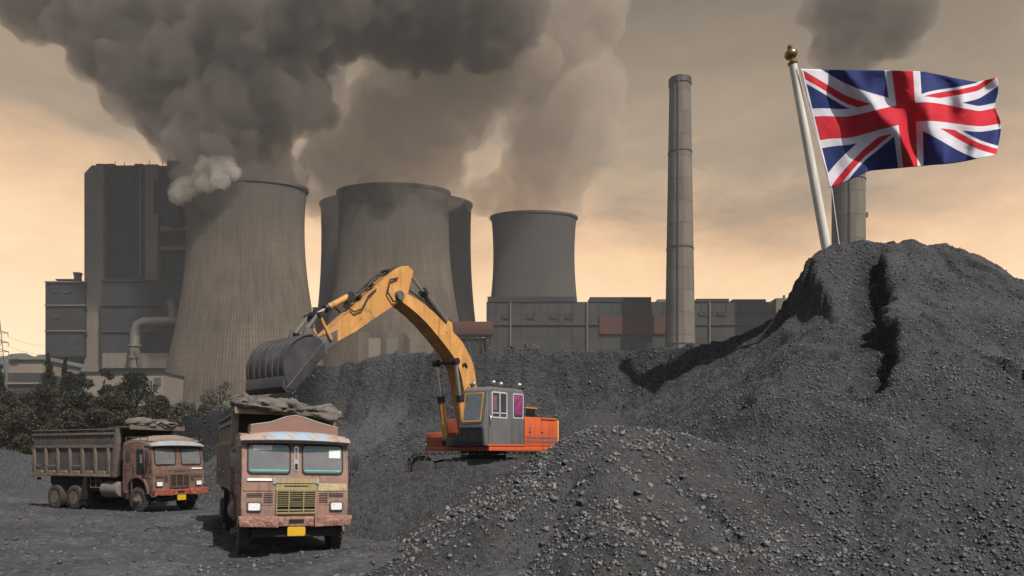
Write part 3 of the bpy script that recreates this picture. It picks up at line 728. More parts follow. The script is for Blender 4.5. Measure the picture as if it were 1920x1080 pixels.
m_ = MB(); m_.tube([P(318, 566, D0 - 10), P(322, 572, D0 - 16), P(324, 582, D0 - 18), P(324, 596, D0 - 18)], 2.4, 14); m_.out('flue_elbow', M['pipe'], bh, 60)
m_ = MB(); m_.tube([P(252, 652, D0 - 26), P(261, 672, D0 - 26), P(265, 690, D0 - 26)], 0.5, 6); m_.out('duct_brace', M['steel_dark'], bh)

def ground_block(name, label, cat, x0, x1, y0, dist, depth, mat_, y1=760, roof=None, extra=None):
    o = block(MB(), x0, x1, y0, y1, dist, depth)
    if roof is None and extra is None: return tag(o.out(name, mat_), label, cat)
    root = empty(name, label, cat); o.out('wall', mat_, root)
    if roof: r_ = MB(); block(r_, x0 - 0.8, x1 + 0.8, y0 - roof, y0, dist - 1, depth + 2); r_.out('roof', M['steel_dark'], root)
    if extra: extra(root)
    return root
def wins(root, x0, x1, y0, y1, dist, n, mat_=None):
    m_ = MB(); w_ = (x1 - x0) / n
    for i in range(n): block(MB(), x0 + w_ * (i + 0.15), x0 + w_ * (i + 0.85), y0, y1, dist - 0.4, 0.8).out('window', mat_ or M['glass_far'], root)
ground_block('plant_building', 'long pale low building at the foot of the tall boiler house', 'building', 150, 306, 698, 360, 24, M['pale_wall'], 770, 1.5, lambda r: wins(r, 286, 304, 708, 722, 360, 1))
ground_block('warehouse', 'pale flat warehouse behind the trees below the wooded hill', 'building', 16, 78, 675, 330, 30, M['pale_wall'], 770, 1.2, lambda r: wins(r, 18, 34, 672.5, 676, 329, 2, M['steel_dark']))
ground_block('shed', 'dark grey shed roofed with pale eaves in front of the warehouse', 'building', 14, 74, 699, 300, 20, M['cladding_mid'], 770, None, lambda r: block(MB(), 12, 75, 717, 720, 299, 1).out('eaves', M['pale_wall'], r))
# low plant between the towers
ground_block('turbine_hall', 'grey plant building filling the gap between the two nearest cooling towers', 'building', 586, 604, 577, 600, 40, M['cladding'], 760, 1.0)
def t2x(r):
    wins(r, 686, 718, 634, 676, 395, 1, M['pale_wall']); wins(r, 720, 750, 634, 676, 395, 1, M['pale_strip'])
ground_block('pump_house', 'pump house with pale doors at the foot of the middle cooling tower', 'building', 672, 756, 622, 395, 24, M['tower'], 760, None, t2x)

# long low building on the right
D1 = 430.0
lb = empty('plant_building', 'very long low grey plant building crossed by a tapering chimney', 'building')
block(MB(), 912, 1500, 566, 740, D1, 60).out('wall', M['cladding_mid'], lb)
for x0, x1, y0 in ((914, 1080, 556), (1106, 1221, 557), (1306, 1367, 560), (1374, 1436, 561)):
    block(MB(), x0, x1, y0, 566, D1 - 0.5, 50).out('roof_monitor', M['cladding'], lb)
block(MB(), 1455, 1485, 559, 640, D1 - 3, 30).out('stair_shaft', M['pale_strip'], lb)
block(MB(), 1233, 1250, 561, 566, D1 + 4, 8).out('roof_box', M['pale_strip'], lb); block(MB(), 1470, 1472, 553, 560, D1, 2).out('vent_pipe', M['steel_dark'], lb)
block(MB(), 1124, 1248, 593, 626, D1 - 1, 4).out('red_panel', M['red_clad'], lb)
[block(MB(), x_, x_ + 1.2, 568, 640 if x_ < 1124 else 592, D1 - 0.3, 1).out('pilaster', M['cladding_mid'], lb) for x_ in range(930, 1500, 24)]
for x_ in (940, 985, 1030, 1060): block(MB(), x_, x_ + 16, 590, 598, D1 - 0.5, 1).out('louvre', M['cladding'], lb)
for x_ in (1310, 1345, 1380, 1415): block(MB(), x_, x_ + 18, 584, 592, D1 - 0.5, 1).out('louvre', M['cladding'], lb)
block(MB(), 912, 1500, 607, 609, D1 - 0.9, 1).out('walkway', M['steel_dark'], lb)
for x_ in (956, 1100, 1330): block(MB(), x_, x_ + 2.4, 566, 700, D1 - 1.2, 1.2).out('downpipe', M['pale_strip'], lb)
rg = empty('conveyor', 'dusky red conveyor gallery on steel trestles left of the long building', 'conveyor')
m_ = MB(); block(m_, 838, 924, 602, 628, D1 - 25, 10, 1.5); m_.out('gallery', M['red_clad'], rg)
m_ = MB()
for x_ in (850, 875, 900, 920):
    a = P(x_, 628, D1 - 22); b = P(x_ + 12, 690, D1 - 22); c_ = P(x_ - 12, 690, D1 - 22)
    MB().tube([a, b], 0.5, 6).tube([a, c_], 0.5, 6).out('trestle', M['steel_dark'], rg)
ground_block('plant_building', 'dim grey plant building half hidden under the red conveyor', 'building', 845, 912, 634, D1 + 5, 30, M['cladding'], 740, 1.0)

def chimney(px, dist, ytop, hw_top, hw_base, ybase, label, box=None):
    k = 1 / ppm(dist); p0 = at(px, ybase, dist); gz = float(ground_z(p0.x, dist)) - 1
    root = empty('chimney', label, 'chimney', (p0.x, dist, gz))
    z1 = at(px, ytop, dist).z - gz; zb = at(px, ybase, dist).z - gz
    f = lambda z: hw_base + (hw_top - hw_base) * (z - zb) / (z1 - zb)
    hs = np.linspace(0, z1, 24); pr = [(f(h) * k, h) for h in hs]
    MB().lathe(pr + [(pr[-1][0] - 0.8, z1), (pr[-1][0] - 0.8, z1 - 6)], seg=48).out('shaft', M['chimney'], root, 50)
    MB().lathe([(pr[-1][0] + 0.5, z1 - 3), (pr[-1][0] + 0.5, z1 + 0.2), (pr[-1][0] - 1.0, z1 + 0.2), (pr[-1][0] - 1.0, z1 - 3)], seg=48, closed=True).out('rim', M['steel_dark'], root, 50)
    m_ = MB()
    for zz in np.arange(z1 - 40, 20, -52):
        rr = f(zz) * k; MB().lathe([(rr + 0.03, zz), (rr + 0.3, zz), (rr + 0.3, zz + 0.4), (rr + 0.03, zz + 0.4)], seg=48, closed=True).out('platform', M['steel_dark'], root, 50)
    a = rad(250); m_ = MB(); m_.tube([((f(h) * k + 0.25) * math.cos(a), (f(h) * k + 0.25) * math.sin(a), h) for h in (2, z1)], 0.35, 5); m_.out('ladder', M['steel_dark'], root)
    if box: m_ = MB(); zz = at(px, box, dist).z - gz; m_.box((f(zz) * k + 0.6, 0, zz), (2.2, 2, 2.2)); m_.out('light_box', M['steel_dark'], root)
    return root
chimney(1275, 405, 150, 19.5, 28, 660, 'tapering concrete chimney standing in front of the long low building')
chimney(1591, 385, 196, 28.5, 30.5, 660, 'thick straight concrete chimney behind the flag', 403)

# ------------------------------------------------------------------ wooded hills far off
hm, t = new_mat('far_woods')
n = t.noise(t.co, 0.12, 5, 0.65); t.put(t.bs.inputs['Base Color'], t.ramp(n, [(0.3, (0.02, 0.024, 0.018, 1)), (0.7, (0.055, 0.058, 0.045, 1))])); t.bs.inputs['Roughness'].default_value = 1.0
hx = np.arange(-720, -440, 2.5); hy = np.arange(820, 1010, 2.5)
def hill_z(X, Y):
    px = 960 + F_PX * X / 900
    top = np.interp(px, [-200, 0, 20, 45, 62, 75, 95, 200, 300], [672, 664, 659, 660, 667, 659, 657, 668, 690])
    z = CAM_H + (HORIZON - top) / F_PX * 900
    g = np.interp(Y, _TY, _TZ)
    zz = g + (z - g) * np.exp(-((Y - 905) / 45.0) ** 2)
    return zz + 3.0 * fbm(X * 0.09, Y * 0.09, oct=4, seed=91) - 2
tag(mesh_obj('wooded_hill', grid_mesh('wooded_hill', hx, hy, hill_z), hm, None, 180), 'low wooded hill behind the power station', kind='structure')

# ------------------------------------------------------------------ pylon at the picture edge with its wires
py = empty('electricity_pylon', 'steel lattice pylon cut off by the picture edge', 'pylon')
m_ = MB(); dd = 340.0
bx, tx = at(-4, 780, dd), at(-4, 600, dd)
for s_ in (-1, 1):
    for q in (-1, 1): m_.tube([(bx.x + s_ * 3.2, dd + q * 3.2, 20), (bx.x + s_ * 0.5, dd + q * 0.5, tx.z)], 0.16, 5)
zs = np.linspace(20, tx.z, 14)
for i in range(13):
    r0, r1 = np.interp(zs[i], [20, tx.z], [3.2, 0.5]), np.interp(zs[i + 1], [20, tx.z], [3.2, 0.5]); s_ = 1 if i % 2 else -1
    for q in (-1, 1): m_.tube([(bx.x - s_ * r0, dd + q * r0, zs[i]), (bx.x + s_ * r1, dd + q * r1, zs[i + 1])], 0.1, 4)
m_.out('mast', M['steel_dark'], py)
arms = []
for y_, reach in ((622, 15), (640, 15.5), (657, 16.5)):
    p = at(-4, y_, dd); q = at(reach, y_ + 2.5, dd); L = q.x - p.x
    m_ = MB()
    for s_ in (-1, 1):
        m_.tube([(p.x, dd, p.z + 0.7), (p.x + s_ * L, dd, q.z)], 0.16, 5).tube([(p.x, dd, p.z - 0.6), (p.x + s_ * L, dd, q.z)], 0.14, 5)
        m_.tube([(p.x + s_ * L, dd, q.z), (p.x + s_ * L, dd, q.z - 1.6)], 0.14, 5)
    m_.out('cross_arm', M['steel_dark'], py); arms.append(Vector((p.x + L, dd, q.z - 1.6)))
for i, a in enumerate(arms):
    e = at(120, 640 + i * 16, 520.0); pts = []
    for k in range(13):
        u = k / 12; p = a.lerp(e, u); p.z -= 9 * 4 * u * (1 - u) * 0.4; pts.append(p)
    tag(MB().tube(pts, 0.05, 4).out('power_line', M['steel_dark']), ['uppermost', 'middle', 'lowest'][i] + ' power line sagging from the lattice pylon behind the boiler house', 'power line', 'power lines from the pylon')
# ------------------------------------------------------------------ trees
def leaf_mat(name, lo, hi):
    m_, t = new_mat(name)
    g = t.add('ShaderNodeNewGeometry')
    k = t.m('ADD', t.m('MULTIPLY', g.outputs['Random Per Island'], 0.6), t.m('MULTIPLY', t.noise(t.co, 0.5, 3), 0.4))
    t.put(t.bs.inputs['Base Color'], t.ramp(k, [(0.2, lo), (0.8, hi)])); t.bs.inputs['Roughness'].default_value = 0.8; t.bs.inputs['Specular IOR Level'].default_value = 0.2
    return m_
M['leaf_dark'] = leaf_mat('dark_leaf', (0.008, 0.010, 0.007, 1), (0.026, 0.028, 0.018, 1))
M['leaf_olive'] = leaf_mat('olive_leaf', (0.016, 0.017, 0.010, 1), (0.050, 0.046, 0.027, 1))
M['leaf_pale'] = leaf_mat('pale_leaf', (0.035, 0.038, 0.028, 1), (0.08, 0.08, 0.06, 1))
M['bark'] = simple('bark', (0.05, 0.04, 0.032, 1), 0.9, 0, 0.4, 2.0)

def leaf_cloud(centres, radii, n, size, seed):
    r = np.random.default_rng(seed); centres = np.array(centres, float); radii = np.array(radii, float)
    wgt = (radii.prod(1)) ** (2 / 3); idx = r.choice(len(centres), n, p=wgt / wgt.sum())
    dv = r.normal(size=(n, 3)); dv /= np.linalg.norm(dv, axis=1)[:, None]
    P = centres[idx] + dv * radii[idx] * (r.uniform(0.25, 1.0, (n, 1)) ** 0.5) * (1 + 0.22 * r.normal(size=(n, 1)) * (r.uniform(size=(n, 1)) < 0.3))
    a = r.normal(size=(n, 3)); a /= np.linalg.norm(a, axis=1)[:, None]; b = np.cross(a, r.normal(size=(n, 3))); b /= np.linalg.norm(b, axis=1)[:, None]
    s = size * r.uniform(0.6, 1.3, (n, 1))
    V = np.stack([P - a * s, P + b * s * 0.6, P + a * s, P - b * s * 0.6], 1).reshape(-1, 3)
    return V, np.arange(4 * n).reshape(n, 4)

def tree(px, ytop, ybase, hw, dist, shape, leaf, label, n=2600, seed=1, name='tree', lean=0.0, cat='tree', group='trees below the power station'):
    base = at(px, ybase, dist); top = at(px, ytop, dist); gz = float(ground_z(base.x, dist)); W = hw / ppm(dist); H = top.z - gz
    root = empty(name, label, cat, (base.x, dist, gz - 0.1), group=group)
    r = np.random.default_rng(seed); cs, rs = [], []
    if shape == 'cypress':
        for i in range(26):
            u = 0.08 + 0.90 * i / 25; k = W * (math.sin(min(1, u * 2.6) * 1.57) * (1 - u) ** 0.55) * 0.75 + 0.15
            cs.append((r.normal() * k * 0.45, r.normal() * k * 0.4, u * H - k * 0.4)); rs.append((k, k, k * 1.7))
    else:
        lo = 0.10 if shape == 'bush' else 0.24
        for i in range(30):
            u = r.uniform(lo, 0.93); k = W * (1 - abs((u - 0.55) / 0.62) ** 2.2); a = r.uniform(0, 6.28); q = k * 0.74 * math.sqrt(r.uniform())
            s_ = W * r.uniform(0.24, 0.42)
            cs.append((q * math.cos(a), q * math.sin(a), u * H)); rs.append((s_, s_, min(s_ * 0.85, H * 0.16)))
    V, F = leaf_cloud(cs, rs, n, max(0.2, 0.72 * dist / 750), seed)
    mesh_obj('crown', np_mesh('crown', V, F), leaf, root, None)
    m_ = MB(); tr = 0.035 * H + 0.06
    m_.tube([(0, 0, -0.3), (0.02 * H, 0, 0.25 * H), (-0.01 * H, 0.02 * H, 0.55 * H), (0.01 * H, 0, 0.82 * H)], [tr, tr * 0.75, tr * 0.45, tr * 0.15], 7)
    for i in range(7):
        u = 0.22 + 0.08 * i; a = i * 2.4; L = W * 0.7 * (0.5 if shape == 'cypress' else 1)
        m_.tube([(0, 0, u * H), (L * 0.5 * math.cos(a), L * 0.5 * math.sin(a), u * H + 0.1 * H), (L * math.cos(a), L * math.sin(a), u * H + 0.16 * H)], [tr * 0.4, tr * 0.25, tr * 0.08], 5)
    m_.out('trunk', M['bark'], root)
    return root
TL = [  # px, ytop, ybase, half width, distance, shape, leaf, label
    (92, 660, 812, 19, 150, 'cypress', 'leaf_dark', 'tallest dark upright conifer in front of the low wing'),
    (122, 668, 812, 13, 152, 'cypress', 'leaf_dark', 'narrow dark conifer touching the tallest one'),
    (2, 682, 815, 16, 146, 'cypress', 'leaf_dark', 'dark tree cut off by the picture edge'),
    (150, 684, 815, 30, 148, 'round', 'leaf_dark', 'dark bushy tree between the conifers and the pale shaft'),
    (192, 682, 815, 33, 147, 'round', 'leaf_dark', 'dark round tree below the pale stair shaft'),
    (256, 695, 820, 47, 138, 'round', 'leaf_dark', 'largest round tree, near the foot of the nearest cooling tower'),
    (14, 728, 842, 44, 122, 'bush', 'leaf_olive', 'olive bush below the grey shed beside the picture edge'),
    (84, 720, 842, 40, 124, 'bush', 'leaf_olive', 'olive bush in front of the two conifers'),
    (146, 728, 842, 42, 118, 'bush', 'leaf_olive', 'olive bush above the middle of the brown tipper body'),
    (212, 732, 842, 42, 120, 'bush', 'leaf_olive', 'olive bush above the rolled tarpaulin of the brown truck'),
    (286, 748, 842, 38, 116, 'bush', 'leaf_olive', 'olive bush right of the largest round tree'),
    (48, 760, 848, 44, 104, 'bush', 'leaf_olive', 'low olive bush nearest the left coal bank'),
    (120, 765, 848, 44, 103, 'bush', 'leaf_olive', 'low olive bush just above the brown tipper side'),
    (185, 768, 848, 44, 105, 'bush', 'leaf_olive', 'low olive bush behind the brown tipper headboard'),
    (250, 768, 848, 42, 106, 'bush', 'leaf_olive', 'low olive bush at the end of the long coal ridge'),
    (345, 752, 832, 30, 150, 'bush', 'leaf_pale', 'thin greyish shrub at the cooling tower foot'),
    (412, 712, 825, 28, 165, 'round', 'leaf_pale', 'hazy grey green tree above the cab of the pink truck'),
    (392, 735, 825, 24, 150, 'bush', 'leaf_pale', 'small hazy shrub beside the grey green tree'),
    (446, 738, 825, 22, 160, 'bush', 'leaf_pale', 'small hazy shrub behind the raised bucket'),
    (310, 742, 835, 20, 160, 'bush', 'leaf_pale', 'pale shrub between the round tree and cooling tower'),
    (330, 765, 840, 34, 112, 'bush', 'leaf_olive', 'olive bush at the foot of the nearest cooling tower, beside the coal ridge'),
    (378, 762, 835, 30, 125, 'bush', 'leaf_olive', 'olive bush left of the hazy grey green tree'),
    (430, 758, 830, 30, 130, 'bush', 'leaf_olive', 'olive bush just behind the pink truck tarpaulin'),
    (225, 712, 830, 36, 136, 'round', 'leaf_dark', 'dark tree crowding the left side of the largest round tree'),
    (60, 735, 835, 34, 128, 'bush', 'leaf_olive', 'olive bush between the edge bush and the conifers'),
    (290, 735, 835, 28, 134, 'round', 'leaf_dark', 'dark tree on the right shoulder of the largest round tree'),
]
for i, a in enumerate(TL):
    big_ = a[5] == 'bush'
    tree(*a[:6], M[a[6]], a[7], n=4500 if a[6] == 'leaf_pale' else 9500, seed=300 + i, name='shrub' if big_ else 'tree', cat='shrub' if big_ else 'tree',
         group='shrubs below the power station' if big_ else 'trees below the power station')

# ------------------------------------------------------------------ smoke: billowing bodies of real volume
def vol_mat(name, color, density, absorb=(0, 0, 0, 1)):
    m_ = bpy.data.materials.new(name); m_.use_nodes = True; t = NT(m_.node_tree); t.n.clear()
    o = t.add('ShaderNodeOutputMaterial'); v_ = t.add('ShaderNodeVolumePrincipled')
    v_.inputs['Color'].default_value = color; v_.inputs['Density'].default_value = density; v_.inputs['Anisotropy'].default_value = 0.0
    v_.inputs['Density Attribute'].default_value = ''; v_.inputs['Absorption Color'].default_value = absorb
    t.l.new(v_.outputs[0], o.inputs['Volume'])
    return m_
def plume(name, blobs, dist, voxel, billow, mat_, label, group='smoke plumes over the plant', seed=0, wave=1.0, relax=6):
    bm = bmesh.new()
    for px, py_, rp, *dz in blobs:
        dd_ = dist + (dz[0] if dz else 0); p = at(px, py_, dd_); r_ = rp / ppm(dd_)
        bmesh.ops.create_icosphere(bm, subdivisions=3, radius=r_, matrix=Matrix.Translation(p))
    me = bpy.data.meshes.new(name); bm.to_mesh(me); bm.free()
    o = bpy.data.objects.new(name, me); C.objects.link(o)
    def remesh(vx, relax):
        md = o.modifiers.new('remesh', 'REMESH'); md.mode = 'VOXEL'; md.voxel_size = vx
        if relax: sm_ = o.modifiers.new('relax', 'SMOOTH'); sm_.iterations = relax; sm_.factor = 0.6
        dg = bpy.context.evaluated_depsgraph_get(); new = bpy.data.meshes.new_from_object(o.evaluated_get(dg))
        old = o.data; o.modifiers.clear(); o.data = new; bpy.data.meshes.remove(old); new.name = name
    def push(amp, waves):
        me2 = o.data; n = len(me2.vertices); co = np.empty(n * 3); me2.vertices.foreach_get('co', co); co = co.reshape(-1, 3)
        nr = np.empty(n * 3); me2.vertices.foreach_get('normal', nr); nr = nr.reshape(-1, 3); x, y, z = co.T
        dsp = 0
        for k_, (L, wgt) in enumerate(waves):
            v_ = vnoise(x / L, y / L, z / L, seed=seed * 10 + k_ + int(amp * 7))
            dsp = dsp + wgt * (v_ if k_ == 0 and L > 20 else 1.0 - 1.8 * np.abs(v_))
        co = co + nr * (amp * dsp)[:, None]
        me2.vertices.foreach_set('co', co.ravel()); me2.update()
    remesh(voxel, relax); push(billow, [(32 * wave, 1.0), (17 * wave, 0.55), (8.5 * wave, 0.25)])
    remesh(voxel * 0.42, 1); push(billow * 0.42, [(10.0 * wave, 0.9), (5.2 * wave, 0.6), (2.6 * wave, 0.4)]); remesh(voxel * 0.38, 0)
    bm = bmesh.new(); bm.from_mesh(o.data); bm.verts.ensure_lookup_table(); seen = np.zeros(len(bm.verts), dtype=bool); isl = []
    for v0 in bm.verts:
        if seen[v0.index]: continue
        st_, grp = [v0], []; seen[v0.index] = True
        while st_:
            q = st_.pop(); grp.append(q)
            for e in q.link_edges:
                q2 = e.other_vert(q)
                if not seen[q2.index]: seen[q2.index] = True; st_.append(q2)
        isl.append(grp)
    isl.sort(key=len); print('smoke islands', name, len(bm.verts), [len(g) for g in isl[-4:]])
    bmesh.ops.delete(bm, geom=[v for g in isl[:-1] for v in g], context='VERTS'); bm.to_mesh(o.data); bm.free()
    me2 = o.data; me2.materials.clear(); me2.materials.append(mat_)
    me2.polygons.foreach_set('use_smooth', np.ones(len(me2.polygons), dtype=bool)); me2.update()
    return tag(o, label, 'smoke plume', group)
M['smoke'] = vol_mat('dark_smoke', (0.29, 0.25, 0.215, 1), 0.055)
M['smoke_mid'] = vol_mat('brown_smoke', (0.62, 0.52, 0.43, 1), 0.026)
M['smoke_thin'] = vol_mat('thin_smoke', (0.66, 0.57, 0.47, 1), 0.010)
M['steam'] = vol_mat('pale_steam', (0.97, 0.88, 0.77, 1), 0.075)
plume('smoke_plume', [(425, 352, 52), (470, 350, 60), (520, 352, 48), (440, 318, 62), (400, 290, 62), (470, 290, 70), (385, 240, 74), (440, 225, 84), (345, 185, 78), (410, 170, 90), (310, 130, 84), (380, 100, 104),
                      (262, 82, 84), (330, 40, 110), (200, 30, 84), (260, -30, 110), (130, -18, 70), (470, 60, 96), (540, 10, 110), (640, -10, 100), (545, 165, 60), (535, 120, 70), (470, 122, 62), (40, -50, 70), (760, -40, 110), (880, -40, 100)],
      405, 4.5, 13, M['smoke'], 'dark smoke pouring from the nearest cooling tower towards the upper left', seed=1)
plume('smoke_plume', [(604, 366, 22), (630, 345, 36), (680, 340, 44), (740, 345, 48), (800, 340, 44), (700, 300, 60), (770, 290, 64), (640, 310, 46), (740, 235, 74), (800, 220, 70), (780, 160, 84), (850, 150, 80),
                      (860, 90, 92), (930, 70, 96), (960, 10, 100), (1030, 0, 90), (1080, -30, 90)], 458, 5, 12, M['smoke_mid'], 'brown smoke drifting up from the middle cooling tower', seed=2)
plume('smoke_plume', [(950, 396, 28), (1000, 392, 40), (1050, 388, 34), (920, 380, 24), (970, 350, 44), (1030, 345, 48), (1080, 330, 34), (1000, 300, 54), (1060, 290, 54), (1010, 245, 60), (1080, 230, 60), (1100, 170, 70), (1060, 120, 70)],
      535, 5, 11, M['smoke_mid'], 'pale brown smoke rising from the short dark cooling tower', seed=3)
plume('smoke_plume', [(1590, 188, 22), (1592, 158, 28), (1578, 122, 34), (1606, 92, 42), (1560, 70, 44), (1600, 40, 60), (1540, 20, 46), (1650, 30, 58), (1620, -20, 66), (1690, 0, 50)],
      388, 4, 11, M['smoke'], 'dark ragged smoke above the thick straight chimney and flag', seed=4)
plume('steam_cloud', [(332, 366, 4, -18), (330, 359, 5, -19), (334, 352, 6, -20), (341, 348, 6, -20), (349, 351, 6, -21), (357, 346, 7, -21), (366, 340, 8, -21), (374, 332, 8, -21), (381, 324, 8, -21), (388, 316, 8, -21), (394, 309, 7, -20), (399, 303, 5, -20),
      (340, 362, 4, -20), (350, 364, 4, -21), (360, 358, 6, -22), (373, 348, 7, -22), (386, 338, 8, -22), (398, 332, 8, -22), (411, 336, 7, -23), (422, 338, 6, -23), (412, 322, 8, -21), (424, 312, 9, -20), (408, 310, 8, -20), (436, 326, 8, -20)],
      400, 0.7, 2.2, M['steam'], 'pale steam curling over the left rim of the nearest cooling tower', group=None, seed=5, wave=0.28, relax=1)['category'] = 'steam'

# ------------------------------------------------------------------ the air itself
hz = vol_mat('haze_air', (0.80, 0.80, 0.80, 1), 0.00017)
haze = MB().span((-900, -70, -2.5), (900, 1100, 420)).out('haze', hz, None, None)
tag(haze, 'thin smoky air over the yard and the plant', kind='stuff')
# ------------------------------------------------------------------ the two tipper trucks (local frame: front faces -Y, x to the picture right)
RUST = (0.085, 0.040, 0.024, 1); DUST = (0.105, 0.088, 0.074, 1)
M['tyre'] = worn('tyre', (0.018, 0.017, 0.016, 1), (0.03, 0.026, 0.022, 1), (0.10, 0.085, 0.07, 1), 0.5, 0.75, 0.9, 3.0, 0.3)
M['rim'] = worn('wheel_rim', (0.12, 0.095, 0.075, 1), RUST, DUST, 0.5, 0.6, 0.7, 4.0, 0.2)
M['chassis'] = worn('chassis', (0.018, 0.016, 0.015, 1), (0.04, 0.025, 0.02, 1), (0.05, 0.043, 0.037, 1), 0.55, 0.5, 0.8, 3.0, 0.2)
M['rubber'] = simple('rubber', (0.014, 0.014, 0.014, 1), 0.7)
M['black_gap'] = simple('dark_opening', (0.006, 0.006, 0.006, 1), 0.9)
M['chrome'] = simple('old_chrome', (0.45, 0.44, 0.42, 1), 0.3, 0.8, 0.2)
M['lens'] = simple('headlight_lens', (0.62, 0.63, 0.64, 1), 0.12, 0.0, 0.35, 40)
M['plate_yellow'] = simple('yellow_plate', (0.50, 0.30, 0.008, 1), 0.5, 0, 0.12)
M['teal'] = simple('teal_tape', (0.06, 0.42, 0.34, 1), 0.5, 0, 0.15)
M['paper'] = simple('sticker', (0.66, 0.63, 0.60, 1), 0.7, 0, 0.08)
M['white_bar'] = simple('white_reflector', (0.62, 0.60, 0.56, 1), 0.4, 0, 0.15)
def glass(name, c, rough):
    m_, t = new_mat(name)
    n = t.noise(t.co, 2.5, 5, 0.6); t.put(t.bs.inputs['Base Color'], t.ramp(n, [(0.3, tuple(q * 0.75 for q in c[:3]) + (1,)), (0.7, c)]))
    t.put(t.bs.inputs['Roughness'], t.mr(n, 0.3, 0.7, rough, rough + 0.25)); t.bs.inputs['Specular IOR Level'].default_value = 0.6
    return m_
M['windscreen'] = glass('dusty_windscreen', (0.15, 0.15, 0.148, 1), 0.08)
M['window'] = glass('side_window', (0.05, 0.05, 0.052, 1), 0.12)
M['tank'] = worn('fuel_tank', (0.16, 0.14, 0.12, 1), RUST, DUST, 0.58, 0.6, 0.6)
M['cloth'] = None
m_, t = new_mat('tarpaulin'); n = t.noise(t.co, 3.0, 6, 0.65); f = t.noise(t.map(t.co, (1, 6, 6)), 6.0, 3, 0.6)
t.put(t.bs.inputs['Base Color'], t.mix(t.mr(f, 0.5, 0.7, 0, 0.4), t.ramp(n, [(0.3, (0.075, 0.066, 0.057, 1)), (0.7, (0.155, 0.138, 0.12, 1))]), (0.055, 0.048, 0.042, 1)))
t.bs.inputs['Roughness'].default_value = 0.95; t.bs.inputs['Specular IOR Level'].default_value = 0.1; t.put(t.bs.inputs['Normal'], t.bump(t.noise(t.co, 4, 4), 0.5, 0.05))
M['cloth'] = m_

def wheel(root, x, y, r, width, dish, name='wheel', dual=False):
    """dish < 0: hub stands out; dish > 0: deep rim"""
    s = 1 if x > 0 else -1; z = r - 0.03
    root_w = MB()
    widths = [(x, width)] if not dual else [(x, width), (x - s * (width + 0.05), width)]
    for cx, w_ in widths:
        h = w_ / 2
        root_w.lathe([(r * 0.56, -h * 0.8), (r * 0.66, -h), (r * 0.90, -h), (r * 0.985, -h * 0.82), (r, -h * 0.6), (r, h * 0.6), (r * 0.985, h * 0.82), (r * 0.90, h), (r * 0.66, h), (r * 0.56, h * 0.8)], (cx, y, z), 'x', 40, closed=True)
        n = 30
        for k in range(n):
            a = 2 * math.pi * k / n
            for q, off in ((-1, 0.0), (1, 0.5)):
                a2 = a + off * 2 * math.pi / n
                root_w.box((cx + q * h * 0.5, y + (r + 0.002) * math.cos(a2), z + (r + 0.002) * math.sin(a2)), (h * 0.82, 0.055, 0.035), Matrix.Rotation(a2 - math.pi / 2, 3, 'X'))
    w_ = root_w.out(name, M['tyre'], root, 40)
    o = x + s * width / 2; rm = MB()
    R = r * 0.57
    if dish > 0:
        rm.lathe([(R, o - s * 0.0), (R * 0.93, o + s * 0.005), (R * 0.86, o - s * 0.05), (R * 0.80, o - s * dish), (R * 0.42, o - s * dish), (R * 0.40, o - s * (dish - 0.14)), (R * 0.22, o - s * (dish - 0.15)), (0.0001, o - s * (dish - 0.15))], (0, y, z), 'x', 28)
    else:
        rm.lathe([(R, o), (R * 0.93, o + s * 0.01), (R * 0.86, o - s * 0.06), (R * 0.74, o - s * 0.08), (R * 0.62, o + s * 0.02), (R * 0.45, o + s * 0.05), (R * 0.36, o + s * 0.06), (R * 0.34, o + s * 0.13), (R * 0.24, o + s * 0.15), (0.0001, o + s * 0.15)], (0, y, z), 'x', 28)
    rm.out('rim', M['rim'], w_, 40)
    bt = MB()
    for k in range(10):
        a = 2 * math.pi * k / 10; rr = R * 0.55
        oo = o + s * 0.045 if dish <= 0 else o - s * (dish - 0.02)
        bt.box((oo, y + rr * math.cos(a), z + rr * math.sin(a)), (0.04, 0.03, 0.03), Matrix.Rotation(a, 3, 'X'))
    tag(bt.out('hub_bolts', M['chassis'], w_), kind=None)
    return w_

